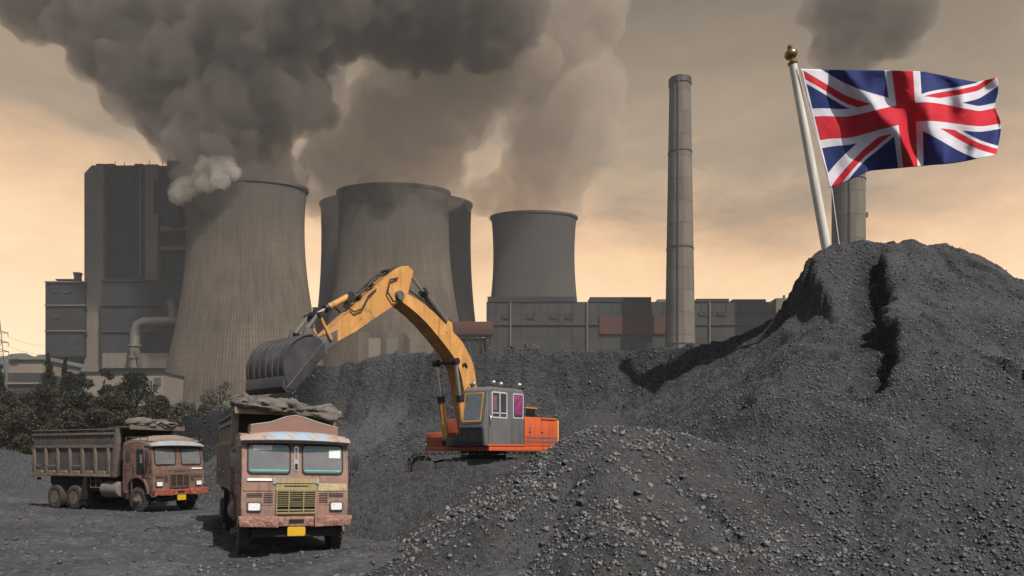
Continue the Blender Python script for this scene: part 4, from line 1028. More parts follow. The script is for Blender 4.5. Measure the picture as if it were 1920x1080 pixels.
def paint_band(name, base):
    """tipper side paint with a row of small faded colour flags"""
    m_, t = new_mat(name); x, y, z = t.sep(t.co)
    u = t.m('MULTIPLY', y, 3.4); cell = t.m('FLOOR', u); fr = t.m('FRACT', u)
    rnd = t.add('ShaderNodeTexWhiteNoise', noise_dimensions='1D'); t.put(rnd.inputs['W'], cell); rc = rnd.outputs['Value']
    tri = t.m('LESS_THAN', t.m('ABSOLUTE', t.m('SUBTRACT', fr, 0.5)), t.m('MULTIPLY', t.m('SUBTRACT', z, 2.86), 1.6))
    col = t.ramp(rc, [(0.0, (0.03, 0.15, 0.16, 1)), (0.3, (0.20, 0.075, 0.03, 1)), (0.5, (0.05, 0.20, 0.25, 1)), (0.7, (0.16, 0.11, 0.03, 1)), (0.85, (0.04, 0.12, 0.07, 1))], 'CONSTANT')
    n = t.noise(t.co, 6, 5, 0.65)
    band = t.m('MULTIPLY', t.m('MULTIPLY', t.m('GREATER_THAN', z, 2.86), t.m('LESS_THAN', z, 3.08)), t.mr(n, 0.40, 0.52))
    c = t.ramp(t.noise(t.co, 2, 6, 0.65), [(0.35, tuple(q * 0.7 for q in base[:3]) + (1,)), (0.65, tuple(q * 1.25 for q in base[:3]) + (1,))])
    c = t.mix(t.m('MULTIPLY', t.m('MULTIPLY', tri, band), 0.85), c, col)
    st = t.noise(t.map(t.co, (9, 9, 0.6)), 1.0, 4, 0.6)
    c = t.mix(t.mr(st, 0.5, 0.7, 0, 0.6), c, DUST); c = t.mix(t.mr(n, 0.6, 0.72, 0, 0.7), c, RUST)
    t.put(t.bs.inputs['Base Color'], c); t.bs.inputs['Roughness'].default_value = 0.75; t.bs.inputs['Specular IOR Level'].default_value = 0.3
    t.put(t.bs.inputs['Normal'], t.bump(t.noise(t.co, 2.2, 3), 0.35, 0.06))
    return m_

def tarp(name, pts, rad_, label, seed, mat_=None, squash=0.62, seg=64, n=150):
    """a rolled, crumpled sheet lying along a line"""
    P = np.array(pts, float); s = np.concatenate([[0], np.cumsum(np.linalg.norm(np.diff(P, axis=0), axis=1))]); u = np.linspace(0, s[-1], n)
    c = np.stack([np.interp(u, s, P[:, j]) for j in range(3)], -1); R = np.interp(u, s, rad_)
    tv = np.gradient(c, axis=0); tv /= np.linalg.norm(tv, axis=1)[:, None]; side = np.cross(tv, [0, 0, 1.0]); side /= np.linalg.norm(side, axis=1)[:, None]
    a = np.linspace(0, 2 * np.pi, seg, endpoint=False)
    U, A = np.meshgrid(u, a, indexing='ij'); Rr = R[:, None] * np.ones_like(A)
    ends = np.clip(np.minimum(U, s[-1] - U) / (0.9 * R.mean()), 0, 1) ** 0.5
    cx, sx_ = np.cos(A), np.sin(A)
    lump_ = 0.42 * fbm(U * 1.3, cx * 0.9, sx_ * 0.9, oct=2, seed=seed)
    pinch = 0.16 * np.cos(U * 2 * np.pi / 0.78 + 1.5 * fbm(U * 1.2, U * 0, oct=2, seed=seed + 9))
    w1 = fbm(U * 1.1, cx, sx_, oct=2, seed=seed + 7) * 1.6
    fold = 1 - 2 * np.abs(vnoise(U * 1.8 + w1 + A * 0.45, cx * 0.9 + w1 * 0.4, sx_ * 0.9, seed=seed + 3))
    fold2 = 1 - 2 * np.abs(vnoise(U * 3.6 - A * 0.8 + w1, cx * 1.6 + w1, sx_ * 1.6, seed=seed + 4))
    fold3 = 1 - 2 * np.abs(vnoise(U * 7.5 + A, cx * 3.4 + w1, sx_ * 3.4, seed=seed + 6))
    Rr = Rr * ends * (0.92 + lump_ + pinch + 0.24 * fold + 0.15 * fold2 + 0.06 * fold3)
    V = c[:, None, :] + side[:, None, :] * (Rr * cx)[..., None] + np.array([0, 0, 1.0]) * (Rr * np.maximum(sx_, -0.55) * squash)[..., None]
    i = np.arange(n * seg).reshape(n, seg); j = np.roll(i, -1, axis=1)
    F = np.stack([i[:-1], j[:-1], j[1:], i[1:]], -1).reshape(-1, 4)
    o = mesh_obj(name, np_mesh(name, V.reshape(-1, 3), F), mat_ or M['cloth'], None, 70)
    return tag(o, label, 'tarpaulin')

def tipper(name, label, loc, rot, paint, boxpaint, bandmat, brow_mat, board, tarp_pts, door_open, trim):
    R = empty(name, label, 'tipper truck', loc, rot, 'tipper trucks')
    cab, pnl = paint, boxpaint
    W = 1.2
    # ---- chassis
    f = MB(); [f.span((s * 0.42 - 0.05, 0.4, 0.72), (s * 0.42 + 0.05, 7.9, 1.0)) for s in (-1, 1)]
    [f.span((-0.38, y, 0.76), (0.38, y + 0.12, 0.96)) for y in (0.5, 2.3, 3.6, 4.6, 5.8, 7.7)]
    f.out('chassis', M['chassis'], R)
    for y in (0.95, 5.1, 6.45): MB().tube([(-0.95, y, 0.48), (-0.3, y, 0.48), (-0.16, y, 0.52), (0.16, y, 0.52), (0.3, y, 0.48), (0.95, y, 0.48)], [0.08, 0.09, 0.2, 0.2, 0.09, 0.08], 12).out('axle', M['chassis'], R)
    for s in (-1, 1):
        wheel(R, s * 1.06, 0.95, 0.50, 0.27, -1)
        for y in (5.1, 6.45): wheel(R, s * 1.08, y, 0.50, 0.26, 0.17, dual=True)
        MB().prism([(5.0, 0.80), (5.3, 0.95), (6.2, 0.95), (6.5, 0.80), (6.5, 0.74), (5.0, 0.74)], 'x', s * 0.62 - 0.05, s * 0.62 + 0.05).out('leaf_spring', M['chassis'], R)
        fl = MB(); fl.prism([(4.15, 1.38), (4.25, 1.40), (4.62, 0.42), (4.55, 0.40)], 'x', s * 1.05 - 0.22, s * 1.05 + 0.22); fl.out('mud_flap', M['chassis'], R)
    MB().lathe([(0.30, -0.55), (0.33, -0.52), (0.33, 0.52), (0.30, 0.55)], (-0.92, 2.75, 0.86), 'y', 24).out('fuel_tank', M['tank'], R, 40)
    MB().lathe([(0.17, -0.45), (0.17, 0.45)], (-0.86, 3.75, 0.92), 'y', 18).out('air_tank', M['chassis'], R, 40)
    MB().span((0.62, 2.2, 0.62), (1.12, 2.9, 1.15), 0.03).out('battery_box', M['chassis'], R)
    st = MB()
    for z in (0.92, 1.18): st.tube([(-1.12, 3.35, z), (-1.12, 4.1, z)], 0.018, 6)
    for y in (3.38, 3.72, 4.08): st.tube([(-1.12, y, 1.4), (-1.12, y, 0.9)], 0.018, 6)
    st.out('side_rail', boxpaint, R)
    # ---- cab shell: side outline with the wheel arch, drawn across the width
    arch = [(0.95 + 0.66 * math.cos(a), 0.60 + 0.66 * math.sin(a)) for a in np.linspace(rad(2), rad(178), 14)]
    prof = [(0.02, 0.74), (0.0, 1.10), (0.03, 1.70), (0.05, 1.86), (0.13, 2.52), (0.17, 2.68), (0.32, 2.78), (1.0, 2.82), (1.80, 2.78), (1.86, 2.66), (1.86, 0.74)] + [(p[0], p[1] + 0.14) for p in arch]
    prof = prof[:11] + [(y, z) for y, z in prof[11:]]
    cabm = MB().prism(prof, 'x', -W, W, 0.045, 2); cab_o = cabm.out('cab', cab, R, 40)
    FY = lambda z: np.interp(z, [0.74, 1.1, 1.7, 1.86, 2.52, 2.68], [0.02, 0.0, 0.03, 0.05, 0.13, 0.17])
    def facepl(nm, x0, x1, z0, z1, mat_, proud=0.012, r_=0.05, parent=cab_o, thick=0.03):
        m_ = MB(); m_.prism(m_.rrect((x0 + x1) / 2, (z0 + z1) / 2, x1 - x0, z1 - z0, r_), 'y', 0, thick, 0)
        # lean the plate onto the face
        for v_ in m_.bm.verts: v_.co.y = float(FY(v_.co.z)) - proud + v_.co.y
        return m_.out(nm, mat_, parent, 30)
    # windscreens in rubber seals
    for s in (-1, 1):
        x0, x1 = (0.15, 1.06) if s > 0 else (-1.06, -0.15)
        m_ = MB(); cx, cz = (x0 + x1) / 2, 2.225
        m_.ring(m_.rrect(cx, cz, x1 - x0 + 0.05, 0.70, 0.10), m_.rrect(cx, cz, x1 - x0 - 0.01, 0.63, 0.08), 'y', -0.03, 0.03)
        for v_ in m_.bm.verts: v_.co.y += float(FY(v_.co.z))
        seal = m_.out('windscreen_seal', M['rubber'], R, 40)
        facepl('windscreen', x0, x1, 1.91, 2.54, M['windscreen'], 0.012, 0.08, seal)
        if board:
            facepl('tape_strip', x0 + 0.02, x1 - 0.02, 2.435, 2.46, M['teal'], 0.016, 0.01, seal, 0.004); facepl('tape_strip', x0 + 0.03, x1 - 0.03, 1.945, 1.972, M['teal'], 0.016, 0.01, seal, 0.004)
            if s < 0: facepl('sticker', -0.96, -0.54, 2.42, 2.53, M['paper'], 0.019, 0.01, seal, 0.004)
            else: facepl('sticker', 0.75, 1.02, 2.26, 2.46, M['paper'], 0.019, 0.01, seal, 0.004)
        else: facepl('wiper', x0 + 0.2, x1 - 0.2, 1.90, 1.92, M['rubber'], 0.03, 0.008, seal, 0.01)
    if board:
        facepl('centre_slot', -0.05, 0.05, 1.94, 2.52, M['chrome'], 0.014, 0.045, cab_o); facepl('slot_glass', -0.028, 0.028, 2.22, 2.49, M['windscreen'], 0.018, 0.025, cab_o, 0.01); facepl('slot_hole', -0.03, 0.03, 1.97, 2.12, M['black_gap'], 0.018, 0.025, cab_o, 0.01)
    else: facepl('centre_slot', -0.07, 0.07, 1.95, 2.5, cab, 0.014, 0.06, cab_o)
    # sun visor brow with a curved front, pale blue paintwork on it
    br = MB(); ang = np.linspace(-1, 1, 17); top, bot = [], []
    for a in ang:
        xx = a * 1.24; zt_ = 2.86 - 0.13 * abs(a) ** 2.6; top.append((xx, zt_)); bot.append((xx, 2.635 - 0.035 * a * a))
    ys = [0.20 - 0.16 * math.cos(a * 1.15) for a in ang]
    vt = [[br.bm.verts.new((x, y - 0.02 + dy, z + dz)) for (x, z), y in zip(q, ys)] for q, dy, dz in ((bot, -0.10, 0.0), (bot, -0.12, 0.03), (top, -0.03, -0.05), (top, 0.06, 0.0), (top, 0.35, -0.01), (bot, 0.35, 0.05), (bot, -0.07, 0.0))]
    for A, B in zip(vt, vt[1:] + vt[:1]):
        for k in range(16): br._face([A[k], A[k + 1], B[k + 1], B[k]])
    br._face([r_[0] for r_ in vt]); br._face([r_[-1] for r_ in reversed(vt)])
    br.out('sun_visor', brow_mat, cab_o, 50)
    if board:
        fr = MB()
        for k in range(44):
            x = -1.17 + 2.34 * k / 43; y = 0.20 - 0.16 * math.cos(x / 1.24 * 1.15) - 0.12
            fr.box((x, y + 0.02, 2.622 - 0.03 * (x / 1.2) ** 2 - 0.012), (0.045, 0.012, 0.03 + 0.012 * (k % 2)))
        fr.out('visor_fringe', M['rubber'], cab_o)
    # lower face: recessed middle, badge strip, grille with bars, side vents, lamps
    facepl('badge_strip', -0.46, 0.46, 1.665, 1.775, trim, 0.03, 0.01, cab_o, 0.06)
    for s in (-1, 1): facepl('strip_end', s * 0.49 - 0.03, s * 0.49 + 0.03, 1.65, 1.79, M['chrome'], 0.035, 0.008, cab_o, 0.05)
    g = facepl('grille', -0.455, 0.455, 0.93, 1.645, trim, 0.028, 0.015, cab_o, 0.05)
    facepl('grille_slot', -0.27, 0.27, 1.585, 1.61, M['black_gap'], 0.031, 0.006, g, 0.01)
    for x0, x1 in ((-0.42, -0.18), (-0.15, 0.15), (0.18, 0.42)): facepl('grille_opening', x0, x1, 0.965, 1.50, M['black_gap'], 0.032, 0.01, g, 0.01)
    bars = MB()
    for k in range(11):
        z = 0.995 + k * 0.0475
        if k == 2: continue
        bars.box((0, float(FY(z)) - 0.045, z), (0.86, 0.02, 0.014))
    for z in (0.975, 1.05, 1.5): bars.box((0, float(FY(z)) - 0.046, z), (0.9, 0.02, 0.022))
    for x in (-0.437, -0.165, 0.165, 0.437): bars.box((x, float(FY(1.2)) - 0.05, 1.24), (0.02, 0.02, 0.55))
    bars.out('grille_bars', trim, g)
    facepl('emblem', -0.12, 0.12, 1.255, 1.285, M['rubber'], 0.06, 0.01, g, 0.02)
    for s in (-1, 1):
        def X(a, b): return (a, b) if s > 0 else (-b, -a)
        vent = facepl('side_vent', *X(0.49, 1.10), 1.16, 1.47, cab, 0.010, 0.03, cab_o, 0.03)
        for (a, b, zz) in ((0.52, 0.72, 1.42), (0.52, 0.72, 1.38), (0.52, 0.72, 1.34), (0.52, 0.72, 1.30), (0.52, 0.72, 1.26), (0.52, 0.72, 1.22), (0.75, 1.09, 1.42), (0.75, 1.09, 1.385), (0.75, 1.09, 1.35)):
            facepl('vent_slot', *X(a, b), zz - 0.011, zz + 0.011, M['black_gap'], 0.014, 0.004, vent, 0.01)
        hb = facepl('headlight', *X(0.77, 1.08), 1.02, 1.235, M['rubber'], 0.035, 0.035, R, 0.06)
        facepl('bezel', *X(0.785, 1.065), 1.035, 1.22, M['chrome'], 0.042, 0.03, hb, 0.02); facepl('lens', *X(0.80, 1.05), 1.048, 1.208, M['lens'], 0.048, 0.03, hb, 0.02)
        facepl('marker_hole', *X(1.06, 1.17), 1.54, 1.59, M['black_gap'], 0.012, 0.006, cab_o, 0.02)
        if board and s < 0: facepl('white_reflector', -1.08, -0.54, 1.715, 1.775, M['white_bar'], 0.03, 0.01, cab_o, 0.03)
        if not board and s > 0: facepl('white_reflector', 0.6, 1.1, 1.70, 1.755, M['white_bar'], 0.03, 0.01, cab_o, 0.03)
        # upper cheek panel, dented
        facepl('cheek_panel', *X(0.50, 1.17), 1.49, 1.66, M['cheek'] if (board and s > 0) else cab, 0.016, 0.03, cab_o, 0.02)
    # bumper: two ends and a stepped middle
    bp = MB(); [bp.prism([(s * 0.40, 0.66), (s * 1.24, 0.69), (s * 1.27, 0.92), (s * 0.40, 0.92)], 'y', -0.20, 0.02, 0.02) for s in (-1, 1)]
    bp.span((-0.40, -0.12, 0.68), (0.40, 0.04, 0.90), 0.015)
    bo = bp.out('bumper', M['bumper'] if board else M['bumper_red'], R)
    MB().prism(MB().rrect(0.0, 0.79, 0.34, 0.10, 0.03), 'y', -0.125, -0.10).out('tow_slot', M['black_gap'], bo)
    MB().prism(MB().rrect(0.0, 0.565, 0.40, 0.21, 0.03), 'y', -0.15, -0.135).out('number_plate', M['plate_yellow'], bo)
    MB().span((-0.95, 0.05, 0.42), (0.95, 0.15, 0.62), 0.02).out('front_beam', M['chassis'], R)
    # cab sides: door with window, quarter light, handle, step, mirror
    for s in (-1, 1):
        X = lambda o_: (s * (W + o_[0]), s * (W + o_[1]))
        dr = MB(); dp = [(0.20, 1.30), (0.20, 1.9), (0.30, 2.56), (1.15, 2.56), (1.15, 0.86), (1.62 - 0.42, 0.86)]
        dr.prism([(0.16, 1.34), (0.18, 1.88), (0.29, 2.58), (1.22, 2.58), (1.22, 1.34), (1.10, 1.36), (0.92, 1.42), (0.5, 1.38)], 'x', min(X((-0.01, 0.014))), max(X((-0.01, 0.014))), 0.006)
        d_ = dr.out('door', cab, R)
        m_ = MB()
        if door_open and s < 0: m_.prism([(0.52, 1.50), (0.55, 2.50), (0.98, 2.50), (0.98, 1.50)], 'x', s * (W + 0.012), s * (W + 0.018))
        else: m_.prism([(0.34, 1.86), (0.40, 2.50), (1.10, 2.50), (1.10, 1.86)], 'x', s * (W + 0.012), s * (W + 0.018))
        m_.out('door_window', M['black_gap'] if door_open and s < 0 else M['window'], d_)
        if door_open and s < 0:
            MB().prism([(0.25, 1.90), (0.34, 2.46), (0.46, 2.46), (0.46, 1.90)], 'x', s * (W + 0.012), s * (W + 0.018)).out('quarter_light', M['window'], d_)
            sq = MB(); sq.span((s * (W + 0.02), 0.62, 1.95), (s * (W + 0.04), 0.74, 2.3)); sq.out('mirror_inside', M['chrome'], d_)
        MB().span((s * (W + 0.014), 1.08, 1.62), (s * (W + 0.04), 1.18, 1.65)).out('handle', M['rubber'], d_)
        m_ = MB(); m_.prism(m_.rrect(1.52, 2.2, 0.26, 0.46, 0.11), 'x', s * (W - 0.01), s * (W + 0.01)); m_.out('rear_window', M['window'], cab_o)
        rb = MB(); [rb.span((s * (W - 0.01), y, 0.80), (s * (W + 0.015), y + 0.03, 2.66)) for y in (1.28, 1.78)]; rb.span((s * (W - 0.01), 0.1, 1.70), (s * (W + 0.012), 1.85, 1.73)); rb.out('side_rib', cab, cab_o)
        lip = MB(); pa = [(0.95 + q * math.cos(a), 0.74 + q * math.sin(a)) for q, aa in ((0.72, np.linspace(rad(0), rad(180), 15)), (0.64, np.linspace(rad(180), rad(0), 15))) for a in aa]
        lip.prism(pa, 'x', s * (W - 0.02), s * (W + 0.05)); lip.out('wheel_arch', cab, cab_o, 40)
        MB().span((s * 0.95, 1.64, 0.50), (s * 1.2, 1.72, 1.0)).out('splash_guard', M['chassis'], R)
        # mirror on a bent arm
        arm = MB().tube([(s * (W - 0.02), 0.22, 2.48), (s * (W + 0.17), 0.12, 2.47), (s * (W + 0.22), 0.10, 2.40), (s * (W + 0.22), 0.10, 1.96), (s * (W + 0.15), 0.14, 1.90), (s * (W - 0.02), 0.22, 1.88)], 0.013, 6).out('mirror_arm', M['rubber'], R)
        MB().span((s * (W + 0.12) if s > 0 else s * (W + 0.27), 0.07, 2.00), (s * (W + 0.27) if s > 0 else s * (W + 0.12), 0.11, 2.34), 0.02).out('mirror', M['rubber'], arm)
        gr = MB().tube([(s * (W + 0.0), 0.10, 2.3), (s * (W + 0.06), 0.06, 2.2), (s * (W + 0.06), 0.06, 1.7), (s * (W + 0.0), 0.1, 1.6)], 0.014, 6); gr.out('grab_rail', M['chassis'], cab_o)
    # roof: board or dusty hump
    if board:
        out_ = [(-1.0, 2.83), (-1.0, 2.98), (-0.55, 3.06), (-0.2, 3.20), (0.0, 3.235), (0.2, 3.20), (0.55, 3.09), (1.0, 2.98), (1.0, 2.80)]
        b_ = MB().prism(out_, 'y', 0.34, 0.39).out('roof_board', board, R)
        tr = MB(); e = [Vector((x, 0.365, z + 0.012)) for x, z in out_[1:-1]]
        tr.tube(e, 0.022, 6); tr.out('board_trim', M['trim_line'], b_)
        cr = MB(); [cr.box((s * 0.98, 0.62, 2.93), (0.05, 0.5, 0.16)) for s in (-1, 1)]; cr.box((0, 0.95, 2.88), (2.0, 0.04, 0.2)); cr.out('roof_crate', boxpaint, R)
    else:
        hp = MB(); hp.prism([(-1.15, 2.80), (-1.1, 2.88), (-0.6, 3.0), (0.0, 3.09), (0.55, 3.02), (1.1, 2.88), (1.15, 2.80)], 'y', 0.22, 1.7, 0.06); hp.out('roof_hump', M['dusty_roof'], R, 50)
        for s in (-1, 1):
            rk = MB().tube([(s * 1.14, 0.35, 2.98), (s * 1.14, 1.75, 2.98)], 0.02, 6); [rk.tube([(s * 1.14, y, 2.76), (s * 1.14, y, 2.98)], 0.018, 6) for y in (0.4, 0.85, 1.3, 1.72)]; rk.out('roof_rack', boxpaint, R)
    # ---- tipper body
    y0b, y0t, y1 = 2.42, 2.08, 8.05; zb, zt_ = 1.42, 3.36; H = 1.13
    yf = lambda z: y0b + (y0t - y0b) * (z - zb) / (zt_ - zb)
    fl = MB(); fl.span((-H, y0b, zb), (H, y1 - 0.02, zb + 0.12)); [fl.span((s * 0.5 - 0.06, y0b + 0.1, 1.0), (s * 0.5 + 0.06, y1 - 0.2, zb)) for s in (-1, 1)]
    body = fl.out('body_floor', M['chassis'], R)
    for s in (-1, 1):
        sp = MB(); sp.prism([(yf(zb), zb), (y1, zb), (y1, zt_ - 0.1), (yf(zt_), zt_ - 0.1)], 'x', s * H, s * (H + 0.05)); side = sp.out('body_side', bandmat, R)
        o0, o1 = s * (H + 0.05), s * (H + 0.13)
        rl = MB(); rl.span((o0, yf(2.58), 2.56), (s * (H + 0.11), y1, 2.68), 0.01); rl.span((o0, yf(3.14), 3.10), (s * (H + 0.10), y1, 3.20), 0.01)
        rl.out('side_rail', boxpaint, side)
        tl = MB(); tl.span((s * (H - 0.02), yf(zt_), zt_ - 0.05), (s * (H + 0.12), y1, zt_), 0.01); n = 7
        [tl.span((s * (H - 0.02), yf(zt_) + (y1 - yf(zt_)) * k / n - 0.05, 3.20), (s * (H + 0.08), yf(zt_) + (y1 - yf(zt_)) * k / n + 0.05, zt_ - 0.05)) for k in range(1, n)]
        tl.out('top_rail', boxpaint, side)
        sl = MB(); sl.span((o0, yf(zb), zb - 0.04), (s * (H + 0.12), y1, zb + 0.09), 0.012); sl.out('sill', M['sill'], side)
        for k in range(7):
            yc = 2.75 + (y1 - 0.12 - 2.75) * k / 6 - 0.0
            p_ = MB(); p_.prism([(yc - 0.10, zb + 0.10), (yc + 0.10, zb + 0.10), (yc + 0.07, 2.56), (yc - 0.07, 2.56)], 'x', o0, o1, 0.012); p_.out('side_post', boxpaint, side)
            if k < 6:
                q = MB(); q.prism([(yc + 0.16, zb + 0.10), (yc + 0.72, zb + 0.10), (yc + 0.66, zb + 0.20), (yc + 0.24, zb + 0.20)], 'x', o0, s * (H + 0.12), 0.01); q.out('sill_wedge', M['sill'], side)
        if s < 0:
            ty = MB(); [ty.tube([(s * (H + 0.11), a, 1.83), (s * (H + 0.11), b, 1.83)], 0.014, 6) for a, b in ((4.55, 5.4), (6.3, 7.05), (7.4, 7.95))]; ty.out('tie_bar', M['chrome'], side)
        # stiffener along the slanted front corner
        cs = MB(); cs.prism([(yf(zb) - 0.10, zb - 0.05), (yf(zb) + 0.14, zb - 0.05), (yf(zt_) + 0.14, zt_ + 0.02), (yf(zt_) - 0.10, zt_ + 0.02)], 'x', s * (H - 0.02), s * (H + 0.15), 0.015); cs.out('corner_post', boxpaint, side)
    hd = MB(); hd.prism([(yf(zb) - 0.03, zb), (yf(zb) + 0.03, zb), (yf(zt_) + 0.03, zt_), (yf(zt_) - 0.03, zt_)], 'x', -H, H)
    hb_ = hd.out('headboard', M['chassis'], R)
    cap = MB(); cap.span((-H - 0.15, y0t - 0.75, zt_ + 0.02), (H + 0.15, y0t + 0.16, zt_ + 0.07), 0.01); cap.out('cab_guard', boxpaint, hb_)
    cap = MB(); cap.span((-H - 0.15, y0t - 0.79, zt_ - 0.06), (H + 0.15, y0t - 0.75, zt_ + 0.10), 0.01); cap.out('guard_lip', boxpaint, hb_)
    tg = MB(); tg.span((-H, y1, zb + 0.02), (H, y1 + 0.06, zt_ - 0.12)); [tg.span((x - 0.06, y1 + 0.06, zb + 0.02), (x + 0.06, y1 + 0.13, zt_ - 0.12), 0.01) for x in (-1.0, -0.5, 0, 0.5, 1.0)]; tg.out('tailgate', boxpaint, R)
    for s in (-1, 1): MB().span((s * 1.02 - 0.09, 7.9, 1.18), (s * 1.02 + 0.09, 7.96, 1.30), 0.01).out('tail_light', M['tail'], R)
    # tarpaulin rolled over the cab guard: rests on the truck, a thing of its own
    T = Matrix.Translation(Vector(loc)) @ Matrix.Rotation(rot[2], 4, 'Z') @ Matrix.Rotation(rot[1], 4, 'Y')
    return R, T

M['cheek'] = worn('bare_cheek', (0.42, 0.34, 0.20, 1), RUST, DUST, 0.56, 0.25, 0.5, 4.0, 0.6)
M['bumper'] = worn('bumper_paint', (0.27, 0.135, 0.10, 1), (0.10, 0.055, 0.035, 1), DUST, 0.58, 0.35, 0.5, 5.0, 0.8, second=(0.42, 0.30, 0.22, 1), sec_at=0.60)
M['bumper_red'] = worn('red_bumper', (0.26, 0.065, 0.04, 1), (0.10, 0.04, 0.025, 1), DUST, 0.6, 0.35, 0.5, 6.0, 0.9, second=(0.40, 0.20, 0.14, 1), sec_at=0.6)
M['tail'] = simple('tail_lamp', (0.25, 0.02, 0.015, 1), 0.4)
M['sill'] = worn('worn_sill', (0.20, 0.145, 0.105, 1), RUST, DUST, 0.55, 0.4, 0.7, 3.0, 0.3, second=(0.36, 0.20, 0.05, 1), sec_at=0.66)
M['dusty_roof'] = worn('dusty_roof', (0.16, 0.12, 0.09, 1), RUST, (0.20, 0.165, 0.135, 1), 0.6, 0.9, 0.8, 3.0, 0.5)
M['trim_line'] = worn('faded_trim', (0.20, 0.26, 0.20, 1), (0.30, 0.20, 0.08, 1), DUST, 0.5, 0.3, 0.6, 3.0, 0.1)
paint_pink = worn('pink_brown_paint', (0.255, 0.140, 0.100, 1), (0.11, 0.058, 0.038, 1), (0.27, 0.20, 0.155, 1), 0.565, 0.55, 0.5, 1.8, 0.5, second=(0.20, 0.125, 0.115, 1), sec_at=0.52)
paint_rust = worn('rust_brown_paint', (0.15, 0.078, 0.054, 1), (0.085, 0.048, 0.034, 1), (0.145, 0.108, 0.085, 1), 0.55, 0.65, 0.55, 1.8, 0.5, second=(0.18, 0.10, 0.072, 1), sec_at=0.56)
box_paint = worn('tipper_paint', (0.115, 0.088, 0.070, 1), RUST, (0.15, 0.122, 0.10, 1), 0.55, 0.6, 0.7, 2.2, 0.4)
box_paint_light = worn('light_tipper_paint', (0.25, 0.20, 0.155, 1), RUST, (0.2, 0.165, 0.135, 1), 0.57, 0.6, 0.7, 2.2, 0.4, second=(0.30, 0.16, 0.045, 1), sec_at=0.64)
band_dark = paint_band('tipper_side', (0.070, 0.058, 0.05, 1)); band_light = paint_band('tipper_side_light', (0.15, 0.125, 0.105, 1))
gold = worn('grille_gold', (0.30, 0.235, 0.12, 1), (0.12, 0.08, 0.04, 1), DUST, 0.62, 0.3, 0.45, 3.0, 0.2)
brown_trim = worn('grille_brown', (0.13, 0.085, 0.055, 1), RUST, DUST, 0.55, 0.5, 0.6, 3.0, 0.2)
board_mat = simple('board_brown', (0.20, 0.110, 0.085, 1), 0.7, 0, 0.10, 3.0)
def brow(name, blue, base, pat):
    m_, t = new_mat(name); x, y, z = t.sep(t.co)
    n = t.noise(t.co, 5, 5, 0.65)
    ax = t.m('ABSOLUTE', x)
    loops = t.m('ADD', t.m('SINE', t.m('MULTIPLY', x, 13.0)), t.m('SINE', t.m('ADD', t.m('MULTIPLY', x, 29.0), t.m('MULTIPLY', z, 40.0))))
    k = t.m('ADD', t.m('MULTIPLY', loops, 0.22), t.m('MULTIPLY', n, 1.2))
    zone = t.m('MULTIPLY', t.mr(ax, pat, pat - 0.12), t.m('MULTIPLY', t.mr(z, 2.66, 2.69), t.mr(z, 2.85, 2.82)))
    c = t.mix(t.mr(n, 0.55, 0.68), base, RUST)
    c = t.mix(t.m('MULTIPLY', zone, t.mr(k, 0.38, 0.48)), c, blue)
    c = t.mix(t.mr(t.noise(t.co, 14, 4), 0.58, 0.7, 0, 0.6), c, (0.30, 0.24, 0.19, 1))
    t.put(t.bs.inputs['Base Color'], c); t.bs.inputs['Roughness'].default_value = 0.6; t.put(t.bs.inputs['Normal'], t.bump(n, 0.3, 0.03))
    return m_

def ground_at(x, y): return float(top_z(np.array([x]), np.array([y]))[0])
pk = tipper('tipper_truck', 'pinkish brown tipper truck facing the viewer with gold grille and brown roof board', (-5.03, 17.3, -0.02), (0, rad(1.2), rad(25)),
            paint_pink, box_paint_light, band_light, brow('painted_visor', (0.20, 0.28, 0.37, 1), (0.27, 0.21, 0.17, 1), 0.72), board_mat, None, False, gold)
br_ = tipper('tipper_truck', 'rust brown tipper truck seen from its side with dusty domed roof and red bumper', (-13.5, 30.3, ground_at(-14.8, 29.8)), (0, 0, rad(62)),
            paint_rust, box_paint, band_dark, brow('faded_visor', (0.20, 0.25, 0.28, 1), (0.24, 0.19, 0.15, 1), 1.2), None, None, True, brown_trim)
def on(T, pts): return [tuple(T @ Vector(p)) for p in pts]
tarp('tarpaulin', on(pk[1], [(-1.36, 1.62, 3.60), (-0.95, 1.60, 3.54), (-0.6, 1.55, 3.50), (-0.25, 1.48, 3.48), (0.15, 1.46, 3.44), (0.5, 1.42, 3.40), (0.9, 1.42, 3.36), (1.36, 1.48, 3.34)]),
     np.array([0.44, 0.40, 0.32, 0.36, 0.36, 0.26, 0.36, 0.36]), 'bulky rolled grey brown tarpaulin heaped over the pinkish truck cab', 31)
tarp('tarpaulin', on(br_[1], [(-1.15, 1.75, 3.56), (-0.7, 1.68, 3.58), (-0.2, 1.62, 3.56), (0.4, 1.55, 3.54), (1.1, 1.5, 3.50)]), np.array([0.30, 0.36, 0.34, 0.32, 0.26]),
     'flatter folded tarpaulin on the rust brown truck, above its domed roof', 47, squash=0.6)
